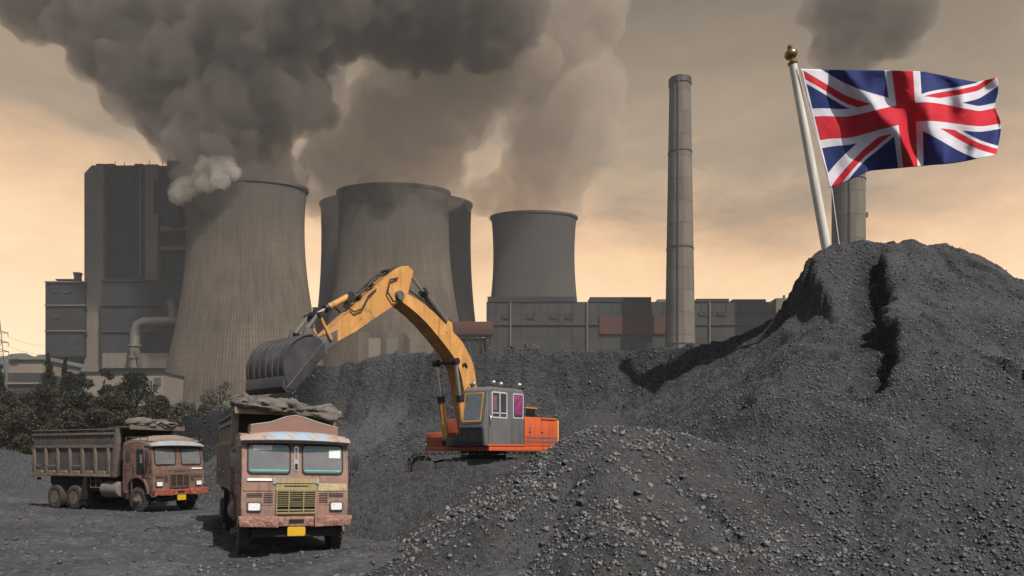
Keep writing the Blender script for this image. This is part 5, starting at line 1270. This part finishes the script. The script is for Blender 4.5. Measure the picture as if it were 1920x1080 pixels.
# ------------------------------------------------------------------ excavator (local frame: faces -Y; the cab is on +X)
EXS = 1.15                                     # a large machine: built at 20 t size, enlarged to about 30 t
EX, EZ, EROT = (-0.9 * EXS, 23.5 * EXS), CAM_H - 0.8 * EXS, rad(-40)
M['ex_yellow'] = worn('excavator_yellow', (0.52, 0.25, 0.065, 1), (0.07, 0.042, 0.024, 1), (0.17, 0.115, 0.07, 1), 0.565, 0.5, 0.5, 1.4, 0.25, second=(0.60, 0.30, 0.085, 1), sec_at=0.5)
M['ex_orange'] = worn('excavator_orange', (0.52, 0.090, 0.024, 1), (0.11, 0.045, 0.022, 1), (0.17, 0.095, 0.065, 1), 0.585, 0.5, 0.4, 1.6, 0.2)
M['ex_grey'] = worn('cab_grey', (0.105, 0.105, 0.112, 1), (0.14, 0.065, 0.035, 1), (0.14, 0.13, 0.12, 1), 0.60, 0.5, 0.5, 2.0, 0.25)
M['ex_cream'] = worn('counterweight_edge', (0.55, 0.28, 0.10, 1), (0.14, 0.06, 0.03, 1), (0.2, 0.13, 0.08, 1), 0.62, 0.3, 0.5, 2, 0.2)
M['ex_stripe'] = worn('faded_stripe', (0.14, 0.075, 0.10, 1), (0.3, 0.08, 0.03, 1), (0.2, 0.1, 0.08, 1), 0.6, 0.3, 0.5, 4, 0.1)
M['bucket'] = worn('bucket_steel', (0.034, 0.033, 0.035, 1), (0.06, 0.052, 0.05, 1), (0.11, 0.107, 0.107, 1), 0.56, 0.6, 0.42, 1.6, 0.3)
M['steel_grey'] = worn('grey_steel', (0.10, 0.095, 0.09, 1), (0.07, 0.04, 0.025, 1), (0.09, 0.085, 0.08, 1), 0.55, 0.4, 0.5, 3.0, 0.2)
M['track'] = worn('track_steel', (0.020, 0.020, 0.021, 1), (0.045, 0.038, 0.034, 1), (0.07, 0.068, 0.067, 1), 0.5, 0.5, 0.6, 3, 0.3)
M['grease'] = simple('black_grease', (0.012, 0.011, 0.010, 1), 0.45)
M['rod'] = simple('cylinder_rod', (0.55, 0.54, 0.52, 1), 0.22, 0.9, 0.1)
M['curtain'] = simple('pink_curtain', (0.21, 0.022, 0.11, 1), 0.8, 0, 0.75, 8)
M['curtain_dull'] = simple('dull_curtain', (0.14, 0.06, 0.09, 1), 0.8, 0, 0.5, 12)
M['yellow_line'] = simple('yellow_trim', (0.62, 0.34, 0.03, 1), 0.55, 0, 0.15)
M['pale_frame'] = simple('pale_frame', (0.42, 0.42, 0.42, 1), 0.5, 0, 0.12)
M['ex_glass'] = glass('cab_glass', (0.16, 0.165, 0.18, 1), 0.12)

ex = empty('excavator', 'yellow and orange tracked excavator with grey cab and its bucket held high', 'excavator', (EX[0], EX[1], EZ), (0, 0, EROT))
ex.scale = (EXS, EXS, EXS)
# --- tracks run across the view, turned from the upper body
TR = Matrix.Rotation(rad(50), 4, 'Z')     # track direction in the local frame
def track(side):
    m_ = MB(); hx_, r_ = 1.95, 0.40; n = 50; per = 4 * hx_ + 2 * math.pi * r_; out_ = []
    def pos(s_):
        s_ %= per
        if s_ < 2 * hx_: return (-hx_ + s_, r_ * 2 + 0.02, 0.0)
        s_ -= 2 * hx_
        if s_ < math.pi * r_: a = s_ / r_; return (hx_ + r_ * math.sin(a), r_ + 0.02 + r_ * math.cos(a), a)
        s_ -= math.pi * r_
        if s_ < 2 * hx_: return (hx_ - s_, 0.02, math.pi)
        s_ -= 2 * hx_; a = math.pi + s_ / r_; return (-hx_ + r_ * math.sin(a), r_ + 0.02 + r_ * math.cos(a), a)
    y = side * 1.15
    fr = MB(); fr.prism([(-1.6, 0.22), (-1.3, 0.12), (1.3, 0.12), (1.6, 0.22), (1.6, 0.55), (1.2, 0.66), (-1.2, 0.66), (-1.6, 0.55)], 'y', y - 0.16, y + 0.16, 0.02)
    fr_o = fr.out('track_frame', M['track'], ex, M=TR)
    for k in range(n):
        x, z, a = pos(per * k / n)
        rot_ = Matrix.Rotation(a, 3, 'Y')
        m_.box((x, y, z), (0.165, 0.60, 0.035), rot_); off = rot_ @ Vector((0.05, 0, 0.035)); m_.box((x + off.x, y, z + off.z), (0.025, 0.60, 0.05), rot_)
    m_.out('track_belt', M['track'], fr_o, M=TR)
    w_ = MB()
    for x in (-hx_, hx_): w_.lathe([(0.10, -0.2), (0.34, -0.16), (0.36, -0.05), (0.36, 0.05), (0.34, 0.16), (0.10, 0.2)], (x, y, r_ + 0.02), 'y', 24)
    for x in np.linspace(-1.3, 1.3, 7): w_.lathe([(0.12, -0.2), (0.14, -0.15), (0.14, 0.15), (0.12, 0.2)], (x, y, 0.17), 'y', 14)
    w_.out('track_wheel', M['track'], fr_o, M=TR)
track(-1); track(1)
MB().span((-0.9, -1.05, 0.42), (0.9, 1.05, 0.72), 0.04).out('undercarriage', M['track'], ex, M=TR)
MB().lathe([(0.62, 0.68), (0.72, 0.72), (0.72, 0.90), (0.62, 0.94)], seg=36).out('slew_ring', M['grease'], ex, 40)
# --- upper structure
dk = MB(); dk.span((-1.36, -1.22, 0.92), (1.34, 2.2, 1.06), 0.02); dk.out('deck', M['ex_orange'], ex)
rb = MB(); rb.span((-1.36, -1.18, 1.063), (-0.60, -0.30, 1.50), 0.04); rbo = rb.out('tool_box', M['ex_orange'], ex)
for z in (1.20, 1.30): MB().span((-1.37, -1.186, z), (-0.62, -1.181, z + 0.035)).out('stripe', M['ex_stripe'], rbo)
MB().span((-1.34, -0.28, 1.063), (-0.50, 1.0, 1.95), 0.06).out('fuel_tank', M['ex_orange'], ex)
MB().lathe([(0.09, 0), (0.09, 0.06), (0.06, 0.09)], (-0.95, 0.1, 1.95), seg=14).out('filler_cap', M['grease'], ex)
hs = MB(); hs.prism([(0.42, 1.063), (2.12, 1.063), (2.12, 1.90), (2.0, 1.98), (0.42, 1.98)], 'x', 0.36, 1.34, 0.04); hso = hs.out('side_cover', M['ex_orange'], ex)
for z in (1.20, 1.32): MB().span((1.343, 0.47, z), (1.347, 2.08, z + 0.05)).out('stripe', M['ex_stripe'], hso)
for y in (0.62, 1.25): MB().span((1.342, y, 1.5), (1.356, y + 0.07, 1.53)).out('latch', M['grease'], hso)
MB().span((1.34, 1.22, 1.92), (1.37, 2.02, 1.985), 0.01).out('cover_lip', M['ex_orange'], hso)
MB().prism([(0.42, 1.063), (2.12, 1.063), (2.12, 1.94), (0.42, 1.94)], 'x', -0.48, 0.35, 0.03).out('engine_hood', M['ex_orange'], ex)
MB().prism([(-0.48, 1.063), (-0.48, 1.9), (-1.34, 1.85), (-1.34, 1.063)], 'y', 1.02, 2.1, 0.04).out('pump_cover', M['ex_orange'], ex)
cw = MB(); arc = [(1.36 * math.sin(a), 2.13 + 0.42 * (math.cos(a) - 0.25) * (abs(math.sin(a)) < 2)) for a in np.linspace(-1.45, 1.45, 15)]
cw.prism([(-1.38, 2.13)] + arc + [(1.38, 2.13)], 'z', 0.92, 1.92, 0.06); cw.out('counterweight', M['ex_cream'], ex, 50)
eb = MB(); eb.span((0.45, 0.70, 1.985), (1.10, 1.30, 2.26), 0.02); ebo = eb.out('air_intake', M['steel_grey'], ex)
for k in range(5): MB().span((1.10, 0.76, 2.02 + k * 0.045), (1.115, 1.24, 2.043 + k * 0.045)).out('louvre', M['grease'], ebo)
MB().span((0.42, 0.66, 2.26), (1.13, 1.34, 2.30), 0.01).out('intake_lid', M['ex_yellow'], ebo)
MB().tube([(0.6, 1.9, 1.95), (0.6, 1.9, 2.28), (0.6, 1.98, 2.36)], 0.05, 12).out('exhaust', M['grease'], ex, 40)
MB().tube([(1.28, 0.5, 1.98), (1.28, 0.52, 2.32), (1.28, 1.4, 2.28), (1.28, 1.55, 1.98)], 0.016, 6).out('hand_rail', M['steel_grey'], ex, 60)
MB().tube([(-1.3, -0.2, 1.95), (-1.3, -0.2, 2.35), (-1.3, 0.8, 2.35), (-1.3, 0.8, 1.95)], 0.016, 6).out('hand_rail', M['steel_grey'], ex, 60)
# --- cab
cx0, cx1 = 0.34, 1.34
cprof = [(-1.42, 1.063), (-1.47, 1.62), (-1.30, 2.70), (-1.16, 2.80), (0.28, 2.80), (0.38, 2.72), (0.40, 1.063)]
cb = MB().prism(cprof, 'x', cx0, cx1, 0.05); cab_ = cb.out('cab', M['ex_grey'], ex, 40)
CY = lambda z: float(np.interp(z, [1.063, 1.62, 2.70], [-1.42, -1.47, -1.30]))
def cface(nm, x0, x1, z0, z1, mat_, proud, parent, r_=0.06, thick=0.03, inner=None):
    m_ = MB(); xc, zc = (x0 + x1) / 2, (z0 + z1) / 2; o_ = m_.rrect(xc, zc, x1 - x0, z1 - z0, r_)
    if inner: m_.ring(o_, m_.rrect(xc, zc, x1 - x0 - 2 * inner, z1 - z0 - 2 * inner, max(0.01, r_ - inner * 0.7)), 'y', 0, thick)
    else: m_.prism(o_, 'y', 0, thick)
    for v_ in m_.bm.verts: v_.co.y += CY(v_.co.z) - proud
    return m_.out(nm, mat_, parent, 30)
ws = cface('windscreen', 0.42, 1.27, 1.72, 2.66, M['ex_grey'], 0.012, ex, 0.07)
cface('glass', 0.50, 1.19, 1.80, 2.60, M['ex_glass'], 0.017, ws, 0.05, 0.01); cface('glass_edge', 0.47, 1.22, 1.77, 2.63, M['yellow_line'], 0.021, ws, 0.05, 0.012, 0.035)
lw = cface('lower_window', 0.42, 1.27, 1.10, 1.60, M['rubber'], 0.014, ex, 0.04); cface('glass', 0.50, 1.20, 1.17, 1.53, M['window'], 0.019, lw, 0.03, 0.01)
X1 = cx1
def cside(nm, y0, y1, z0, z1, mat_, proud, parent, r_=0.05, inner=None, thick=0.01):
    m_ = MB(); yc, zc = (y0 + y1) / 2, (z0 + z1) / 2; o_ = m_.rrect(yc, zc, y1 - y0, z1 - z0, r_)
    if inner: m_.ring(o_, m_.rrect(yc, zc, y1 - y0 - 2 * inner, z1 - z0 - 2 * inner, max(0.01, r_ - inner * 0.7)), 'x', X1 + proud - thick, X1 + proud)
    else: m_.prism(o_, 'x', X1 + proud - thick, X1 + proud)
    return m_.out(nm, mat_, parent, 30)
dr = cside('door', -1.26, -0.30, 1.10, 2.72, M['ex_grey'], 0.014, ex, 0.06, None, 0.02)
cside('door_window', -1.10, -0.48, 1.92, 2.62, M['window'], 0.017, dr); cside('window_frame', -1.14, -0.44, 1.88, 2.66, M['pale_frame'], 0.026, dr, 0.06, 0.04, 0.02)
MB().span((X1 + 0.017, -0.80, 1.92), (X1 + 0.03, -0.76, 2.62)).out('window_bar', M['pale_frame'], dr); MB().span((X1 + 0.017, -1.10, 2.02), (X1 + 0.03, -0.48, 2.05)).out('window_bar', M['pale_frame'], dr)
cside('window_curtain', -1.07, -0.90, 2.10, 2.55, M['curtain_dull'], 0.019, dr, 0.03)
MB().tube([(X1 + 0.01, -1.22, 1.95), (X1 + 0.07, -1.23, 1.9), (X1 + 0.07, -1.23, 1.72), (X1 + 0.01, -1.22, 1.66)], 0.016, 8).out('door_handle', M['chrome'], dr, 60)
rw = cside('rear_window', -0.12, 0.30, 1.94, 2.62, M['window'], 0.006, ex, 0.05); cside('window_frame', -0.16, 0.34, 1.90, 2.66, M['pale_frame'], 0.014, rw, 0.06, 0.035, 0.02)
cside('curtain', -0.09, 0.27, 2.02, 2.60, M['curtain'], 0.009, rw, 0.03)
MB().span((X1 - 0.02, -1.3, 1.068), (X1 + 0.02, 0.4, 1.12)).out('cab_sill', M['ex_orange'], cab_)
for x, y in ((0.42, -1.0), (0.55, -1.05), (1.25, -0.95), (1.1, -0.45), (1.28, 0.2)):
    lp = MB(); lp.tube([(x, y, 2.79), (x, y, 2.87)], 0.018, 6); l_ = lp.out('roof_lamp', M['grease'], ex)
    MB().lathe([(0.0001, -0.05), (0.05, -0.04), (0.075, 0.0), (0.07, 0.05), (0.0001, 0.08)], (x, y, 2.93), 'y', 14).out('lamp_glass', M['chrome'], l_, 50)
# --- boom
def plate(pts, w0, w1=None, bev=0.02):
    return MB().prism(pts, 'x', -w0, w0, bev)
cl = np.array([(-0.62, 1.30), (-0.74, 2.0), (-0.86, 2.7), (-1.00, 3.4), (-1.24, 3.82), (-1.84, 4.26), (-2.65, 4.80), (-3.30, 5.08), (-3.72, 5.18)]); th = np.array([0.17, 0.23, 0.28, 0.32, 0.32, 0.265, 0.215, 0.17, 0.13])
def resample(P, n):
    s = np.concatenate([[0], np.cumsum(np.linalg.norm(np.diff(P, axis=0), axis=1))]); k = np.linspace(0, s[-1], n)
    q = np.stack([np.interp(k, s, P[:, j]) for j in range(P.shape[1])], -1)
    for _ in range(2): q[1:-1] = 0.25 * q[:-2] + 0.5 * q[1:-1] + 0.25 * q[2:]
    return q
q = resample(np.column_stack([cl, th]), 26); tn = np.gradient(q[:, :2], axis=0); tn /= np.linalg.norm(tn, axis=1)[:, None]; nr = np.column_stack([-tn[:, 1], tn[:, 0]])
up_, lo_ = q[:, :2] + nr * q[:, 2:3], q[:, :2] - nr * q[:, 2:3]
bo = MB().prism([tuple(p) for p in up_] + [tuple(p) for p in lo_[::-1]], 'x', -0.27, 0.27, 0.03, 1).out('boom', M['ex_yellow'], ex, 25)
MB().lathe([(0.13, -0.31), (0.13, 0.31)], (0, -3.70, 5.18), 'x', 20).out('boom_pin', M['steel_grey'], ex, 40)
MB().lathe([(0.16, -0.40), (0.16, 0.40)], (0, -0.62, 1.32), 'x', 20).out('boom_foot_pin', M['grease'], ex, 40)
for s in (-1, 1): MB().prism([(-1.0, 1.063), (-0.25, 1.063), (-0.45, 1.5), (-0.8, 1.5)], 'x', s * 0.34 - 0.03, s * 0.34 + 0.03).out('boom_bracket', M['ex_orange'], ex)
def ram(name, a, b, frac, rb_, rr_, barrel, x=0.0, flip=False):
    """a hydraulic cylinder: barrel from a, rod to b (y,z points)"""
    A, B = Vector((x, *a)), Vector((x, *b)); mid = A.lerp(B, frac)
    o = MB().tube([A, mid], rb_, 16).out(name, barrel, ex, 40)
    MB().tube([mid, B], rr_, 12).out('rod', M['rod'], o, 40)
    MB().tube([A.lerp(B, frac - 0.06), A.lerp(B, frac + 0.02)], rb_ * 1.25, 16).out('gland', M['grease'], o, 40)
    e = MB(); [e.lathe([(rr_ * 1.7, -0.07), (rr_ * 1.7, 0.07)], P_, 'x', 14) for P_ in (A, B)]; 
    for k_, P_ in enumerate((A, B)):
        MB().lathe([(rb_ * 1.1, -0.09), (rb_ * 1.1, 0.09)], P_, 'x', 16).out('eye', M['grease'], o, 40)
    e.bm.free(); return o
for s in (-1, 1): ram('boom_cylinder', (-1.25, 1.22), (-1.66, 3.55), 0.56, 0.095, 0.055, M['ex_yellow'], s * 0.40)
MB().lathe([(0.055, -0.47), (0.055, 0.47)], (0, -1.66, 3.55), 'x', 14).out('ram_pin', M['grease'], ex, 40)
MB().prism([(-1.38, 1.063), (-1.05, 1.063), (-1.12, 1.38), (-1.34, 1.38)], 'x', -0.30, 0.30, 0.02).out('ram_bracket', M['grease'], ex)
ram('stick_cylinder', (-1.62, 4.72), (-3.20, 5.98), 0.62, 0.105, 0.05, M['steel_grey'], 0.0)
MB().prism([(-1.45, 4.35), (-1.75, 4.62), (-1.68, 4.80), (-1.52, 4.74)], 'x', -0.12, 0.12, 0.01).out('ram_bracket', M['ex_yellow'], ex)
# --- stick
st_ = [(-3.12, 5.98), (-3.32, 6.08), (-3.62, 6.0), (-3.95, 5.78), (-4.6, 5.18), (-5.3, 4.55), (-6.22, 3.70), (-6.36, 3.56), (-6.34, 3.42), (-6.22, 3.38), (-5.15, 4.02), (-4.3, 4.60), (-3.80, 4.95), (-3.52, 5.05), (-3.30, 5.35)]
so = MB().prism(st_, 'x', -0.20, 0.20, 0.025, 1).out('stick', M['ex_yellow'], ex, 25)
MB().prism([(-5.75, 3.98), (-6.25, 3.72), (-6.38, 3.55), (-6.33, 3.41), (-6.2, 3.36), (-5.75, 3.66)], 'x', -0.23, 0.23, 0.01).out('stick_tip', M['steel_grey'], so)
for s in (-1, 1):
    MB().tube([(s * 0.235, -3.75, 5.65), (s * 0.27, -4.05, 5.55), (s * 0.27, -4.15, 5.2), (s * 0.27, -3.95, 4.98), (s * 0.24, -3.7, 5.0)], 0.024, 8).out('hose', M['rubber'], so, 60)
    MB().tube([(s * 0.22, -4.5, 5.22), (s * 0.26, -4.78, 5.0), (s * 0.26, -5.0, 4.62), (s * 0.26, -5.25, 4.5), (s * 0.2, -5.5, 4.62)], 0.022, 8).out('hose', M['rubber'], so, 60)
MB().tube([(0.08, -3.6, 6.02), (0.08, -4.3, 5.62), (0.08, -5.0, 4.98), (0.08, -5.25, 4.85)], 0.026, 8).out('hose', M['rubber'], so, 60)
MB().tube([(-0.08, -3.6, 6.02), (-0.08, -4.3, 5.65), (-0.08, -4.9, 5.1)], 0.026, 8).out('hose', M['rubber'], so, 60)
for y, z in ((-4.02, 5.82), (-4.55, 5.33), (-4.95, 4.95)): MB().box((0, y, z), (0.3, 0.10, 0.06), Matrix.Rotation(rad(42), 3, 'X')).out('hose_clamp', M['grease'], so)
MB().tube([(0.1, -1.2, 4.2), (0.1, -1.9, 4.68), (0.1, -2.6, 5.2), (0.1, -3.2, 5.42), (0.1, -3.5, 5.7)], 0.026, 8).out('hose', M['rubber'], bo, 60)
MB().tube([(0.29, -1.05, 3.45), (0.31, -1.15, 3.55), (0.31, -1.25, 3.5)], 0.03, 8).out('work_lamp', M['grease'], bo, 60)
MB().prism([(-5.05, 4.90), (-5.35, 4.62), (-5.30, 5.0), (-5.15, 5.06)], 'x', -0.10, 0.10, 0.01).out('ram_bracket', M['grease'], so)
ram('bucket_cylinder', (-5.2, 4.96), (-6.33, 4.28), 0.66, 0.085, 0.04, M['ex_yellow'], 0.0)
for s in (-1, 1):
    MB().tube([(s * 0.26, -5.98, 3.70), (s * 0.24, -6.33, 4.28)], 0.045, 8).out('rocker_link', M['ex_yellow'], ex)
    MB().tube([(s * 0.20, -6.33, 4.28), (s * 0.20, -6.72, 3.80)], 0.055, 8).out('push_link', M['steel_grey'], ex)
MB().lathe([(0.06, -0.32), (0.06, 0.32)], (0, -6.33, 4.28), 'x', 12).out('link_pin', M['grease'], ex, 40)
# --- bucket: curved shell open towards the cab, two cheeks, ribs, side cutters, pin ears
BW = 0.76
back_ = resample(np.array([(-6.62, 3.54), (-6.84, 3.66), (-7.15, 3.60), (-7.48, 3.38), (-7.66, 3.0), (-7.66, 2.62), (-7.55, 2.36)]), 22)
tn = np.gradient(back_, axis=0); tn /= np.linalg.norm(tn, axis=1)[:, None]; inn = back_ + np.column_stack([-tn[:, 1], tn[:, 0]]) * 0.05
shell = MB().prism([tuple(p) for p in back_] + [tuple(p) for p in inn[::-1]], 'x', -BW, BW)
bk = shell.out('bucket', M['bucket'], ex, 40)
for s in (-1, 1):
    c_ = MB(); c_.prism([tuple(p) for p in back_] + [(-7.42, 2.40), (-6.66, 3.26)], 'x', s * BW - 0.02, s * BW + 0.02); c_.out('cheek', M['bucket'], bk, 30)
    c_ = MB(); c_.prism([(-7.62, 2.34), (-7.40, 2.28), (-6.54, 3.22), (-6.56, 3.52), (-6.70, 3.40)], 'x', s * BW - 0.05, s * BW + 0.05, 0.01); c_.out('side_cutter', M['bucket'], bk)
    c_ = MB(); c_.prism([(-6.15, 3.32), (-6.45, 3.32), (-6.62, 3.62), (-6.82, 3.72), (-6.78, 3.9), (-6.62, 3.9), (-6.2, 3.55)], 'x', s * 0.30 - 0.03, s * 0.30 + 0.03); c_.out('pin_ear', M['steel_grey'], bk)
for x in np.linspace(-BW, BW, 7):
    outq = back_ - np.column_stack([-tn[:, 1], tn[:, 0]]) * 0.028
    r_ = MB().prism([tuple(p) for p in outq[3:21]] + [tuple(p) for p in back_[20:2:-1]], 'x', x - 0.05, x + 0.05); r_.out('wear_rib', M['bucket'], bk, 40)
lip = MB(); lip.prism([(-7.70, 2.62), (-7.72, 2.36), (-7.62, 2.24), (-7.44, 2.26), (-7.54, 2.42)], 'x', -BW - 0.03, BW + 0.03, 0.01); lip.out('lip', M['bucket'], bk)

# ------------------------------------------------------------------ flag and pole on the tallest heap
FD = 33.2
p0, p1 = at(1556, 500, FD), at(1487, 122, FD)
fp = empty('flagpole', 'leaning white flagpole with a gold finial stuck in the tallest coal heap', 'flagpole', tuple(p0))
pm, t = new_mat('pole_paint'); n = t.noise(t.map(t.co, (6, 6, 0.5)), 1, 4); t.put(t.bs.inputs['Base Color'], t.ramp(n, [(0.3, (0.42, 0.38, 0.32, 1)), (0.7, (0.60, 0.56, 0.49, 1))])); t.bs.inputs['Roughness'].default_value = 0.45
dv = p1 - p0
MB().tube([Vector((0, 0, 0)), dv * 0.5, dv], [0.215, 0.195, 0.17], 20).out('pole', pm, fp, 50)
gm_ = simple('old_gold', (0.30, 0.20, 0.09, 1), 0.3, 0.9, 0.25)
fin = MB().lathe([(0.17, 0), (0.21, 0.04), (0.21, 0.14), (0.12, 0.2), (0.12, 0.26), (0.24, 0.34), (0.29, 0.46), (0.27, 0.58), (0.15, 0.68), (0.09, 0.74), (0.12, 0.80), (0.08, 0.88), (0.0001, 0.93)], seg=24)
fin.bm.transform(Matrix.Translation(dv) @ dv.to_track_quat('Z', 'Y').to_matrix().to_4x4()); fin.out('finial', gm_, fp, 50)
MB().tube([at(1494, 128, FD - 0.2) - p0, at(1560, 356, FD - 0.25) - p0, at(1575, 470, FD - 0.3) - p0], 0.018, 5).out('halyard', M['paper'], fp)
# flag cloth: hoist edge along the halyard, flying to the right in the wind
NU, NV = 150, 80
def curve(xs, ys, u): return np.interp(u, xs, ys)
def sm(xs, ys, u):
    y = np.interp(np.linspace(0, 1, 401), xs, ys)
    for _ in range(60): y[1:-1] = 0.25 * y[:-2] + 0.5 * y[1:-1] + 0.25 * y[2:]
    return np.interp(u, np.linspace(0, 1, 401), y)
U, V = np.meshgrid(np.linspace(0, 1, NU), np.linspace(0, 1, NV), indexing='ij')      # V = 0 at the bottom edge
tx = sm([0, 0.2, 0.45, 0.7, 0.88, 1.0], [1501, 1570, 1672, 1772, 1832, 1869], U); ty = sm([0, 0.2, 0.45, 0.6, 0.75, 0.88, 1.0], [129, 131, 132, 134, 146, 154, 145], U)
bx_ = sm([0, 0.12, 0.25, 0.4, 0.55, 0.75, 1.0], [1556, 1592, 1630, 1680, 1720, 1790, 1868], U); by_ = sm([0, 0.12, 0.25, 0.4, 0.55, 0.75, 0.9, 1.0], [353, 338, 320, 316, 312, 306, 297, 290], U)
PX = tx * V + bx_ * (1 - V); PY = ty * V + by_ * (1 - V)
PX = PX + 10 * np.sin(np.pi * V) * smooth(0.5, 1, U) - 12 * smooth(0.8, 1.0, U) * np.exp(-((V - 0.62) / 0.16) ** 2)
PY = PY - 14 * np.exp(-((U - 0.62) / 0.22) ** 2) * np.sin(np.pi * V) + 10 * np.exp(-((U - 0.22) / 0.12) ** 2) * np.sin(np.pi * V)
ph = U * 2 * np.pi
DY = 0.9 * U ** 0.7 * (0.55 * np.sin(ph * 1.15 + V * 1.6 - 0.4) + 0.28 * np.sin(ph * 2.3 - V * 2.2 + 1.0) + 0.22 * np.sin(ph * 4.1 + V * 4.0) + 0.10 * np.sin(ph * 6.7 - V * 5.0)) - 0.8 * U
DY = DY - 0.42 * np.exp(-(((U - 0.44) - 0.16 * (0.5 - V)) / 0.045) ** 2) * smooth(0.75, 0.1, V) - 0.20 * np.exp(-(((U - 0.36) + 0.30 * (V - 0.55)) / 0.05) ** 2)
DY = DY + 0.5 * smooth(0.84, 1.0, U) * smooth(0.4, 0.9, V) + 0.04 * fbm(U * 9, V * 5, oct=3, seed=55)
D_ = FD - 0.25 + 1.5 * DY
W3 = np.stack([(PX - 960) / F_PX * D_, D_, CAM_H + (HORIZON - PY) / F_PX * D_], -1)
i = np.arange(NU * NV).reshape(NU, NV); F = np.stack([i[:-1, :-1], i[1:, :-1], i[1:, 1:], i[:-1, 1:]], -1).reshape(-1, 4)
fme = np_mesh('flag', W3.reshape(-1, 3), F)
uv = fme.uv_layers.new(name='cloth'); li = np.empty(len(fme.loops), dtype=np.int32); fme.loops.foreach_get('vertex_index', li)
uv.data.foreach_set('uv', np.stack([U.ravel()[li], V.ravel()[li]], -1).astype(np.float32).ravel())
fm, t = new_mat('union_flag')
un = t.add('ShaderNodeUVMap', uv_map='cloth'); u_, v__, _z = t.sep(un.outputs[0])
X = t.m('MULTIPLY', t.m('SUBTRACT', u_, 0.5), 60.0); Y = t.m('MULTIPLY', t.m('SUBTRACT', v__, 0.5), 30.0)
c5, s5 = 2 / math.sqrt(5), 1 / math.sqrt(5)
white, red = None, None
for ax, ay in ((c5, s5), (-c5, s5)):
    s_ = t.m('SUBTRACT', t.m('MULTIPLY', Y, ax), t.m('MULTIPLY', X, ay)); tt = t.m('ADD', t.m('MULTIPLY', X, ax), t.m('MULTIPLY', Y, ay))
    wv = t.m('LESS_THAN', t.m('ABSOLUTE', s_), 3.0); sg_ = t.m('MULTIPLY', s_, t.m('SIGN', tt))
    rv = t.m('MULTIPLY', t.m('GREATER_THAN', sg_, 0.0), t.m('LESS_THAN', sg_, 2.0))
    white = wv if white is None else t.m('MAXIMUM', white, wv); red = rv if red is None else t.m('MAXIMUM', red, rv)
aX, aY = t.m('ABSOLUTE', X), t.m('ABSOLUTE', Y); cr = t.m('MINIMUM', aX, aY)
wc = t.m('LESS_THAN', cr, 5.0); rc = t.m('LESS_THAN', cr, 3.0)
c = t.mix(white, (0.012, 0.022, 0.115, 1), (0.60, 0.58, 0.62, 1)); c = t.mix(red, c, (0.50, 0.014, 0.028, 1)); c = t.mix(wc, c, (0.60, 0.58, 0.62, 1)); c = t.mix(rc, c, (0.50, 0.014, 0.028, 1))
hem = t.m('LESS_THAN', X, -29.3); c = t.mix(hem, c, (0.68, 0.66, 0.70, 1))
t.put(t.bs.inputs['Base Color'], c); t.bs.inputs['Roughness'].default_value = 0.75; t.bs.inputs['Specular IOR Level'].default_value = 0.2
t.put(t.bs.inputs['Normal'], t.bump(t.noise(un.outputs[0], 60, 3), 0.15, 0.02))
tr_ = t.add('ShaderNodeBsdfTranslucent'); t.l.new(c, tr_.inputs[0]); mx = t.add('ShaderNodeMixShader'); mx.inputs[0].default_value = 0.18
t.l.new(t.bs.outputs[0], mx.inputs[1]); t.l.new(tr_.outputs[0], mx.inputs[2]); t.l.new(mx.outputs[0], t.out.inputs['Surface'])
fo = mesh_obj('flag', fme, fm, None, 180)
sol = fo.modifiers.new('cloth thickness', 'SOLIDIFY'); sol.thickness = 0.012
tag(fo, 'red, white and blue crossed flag flying from the leaning pole', 'flag')
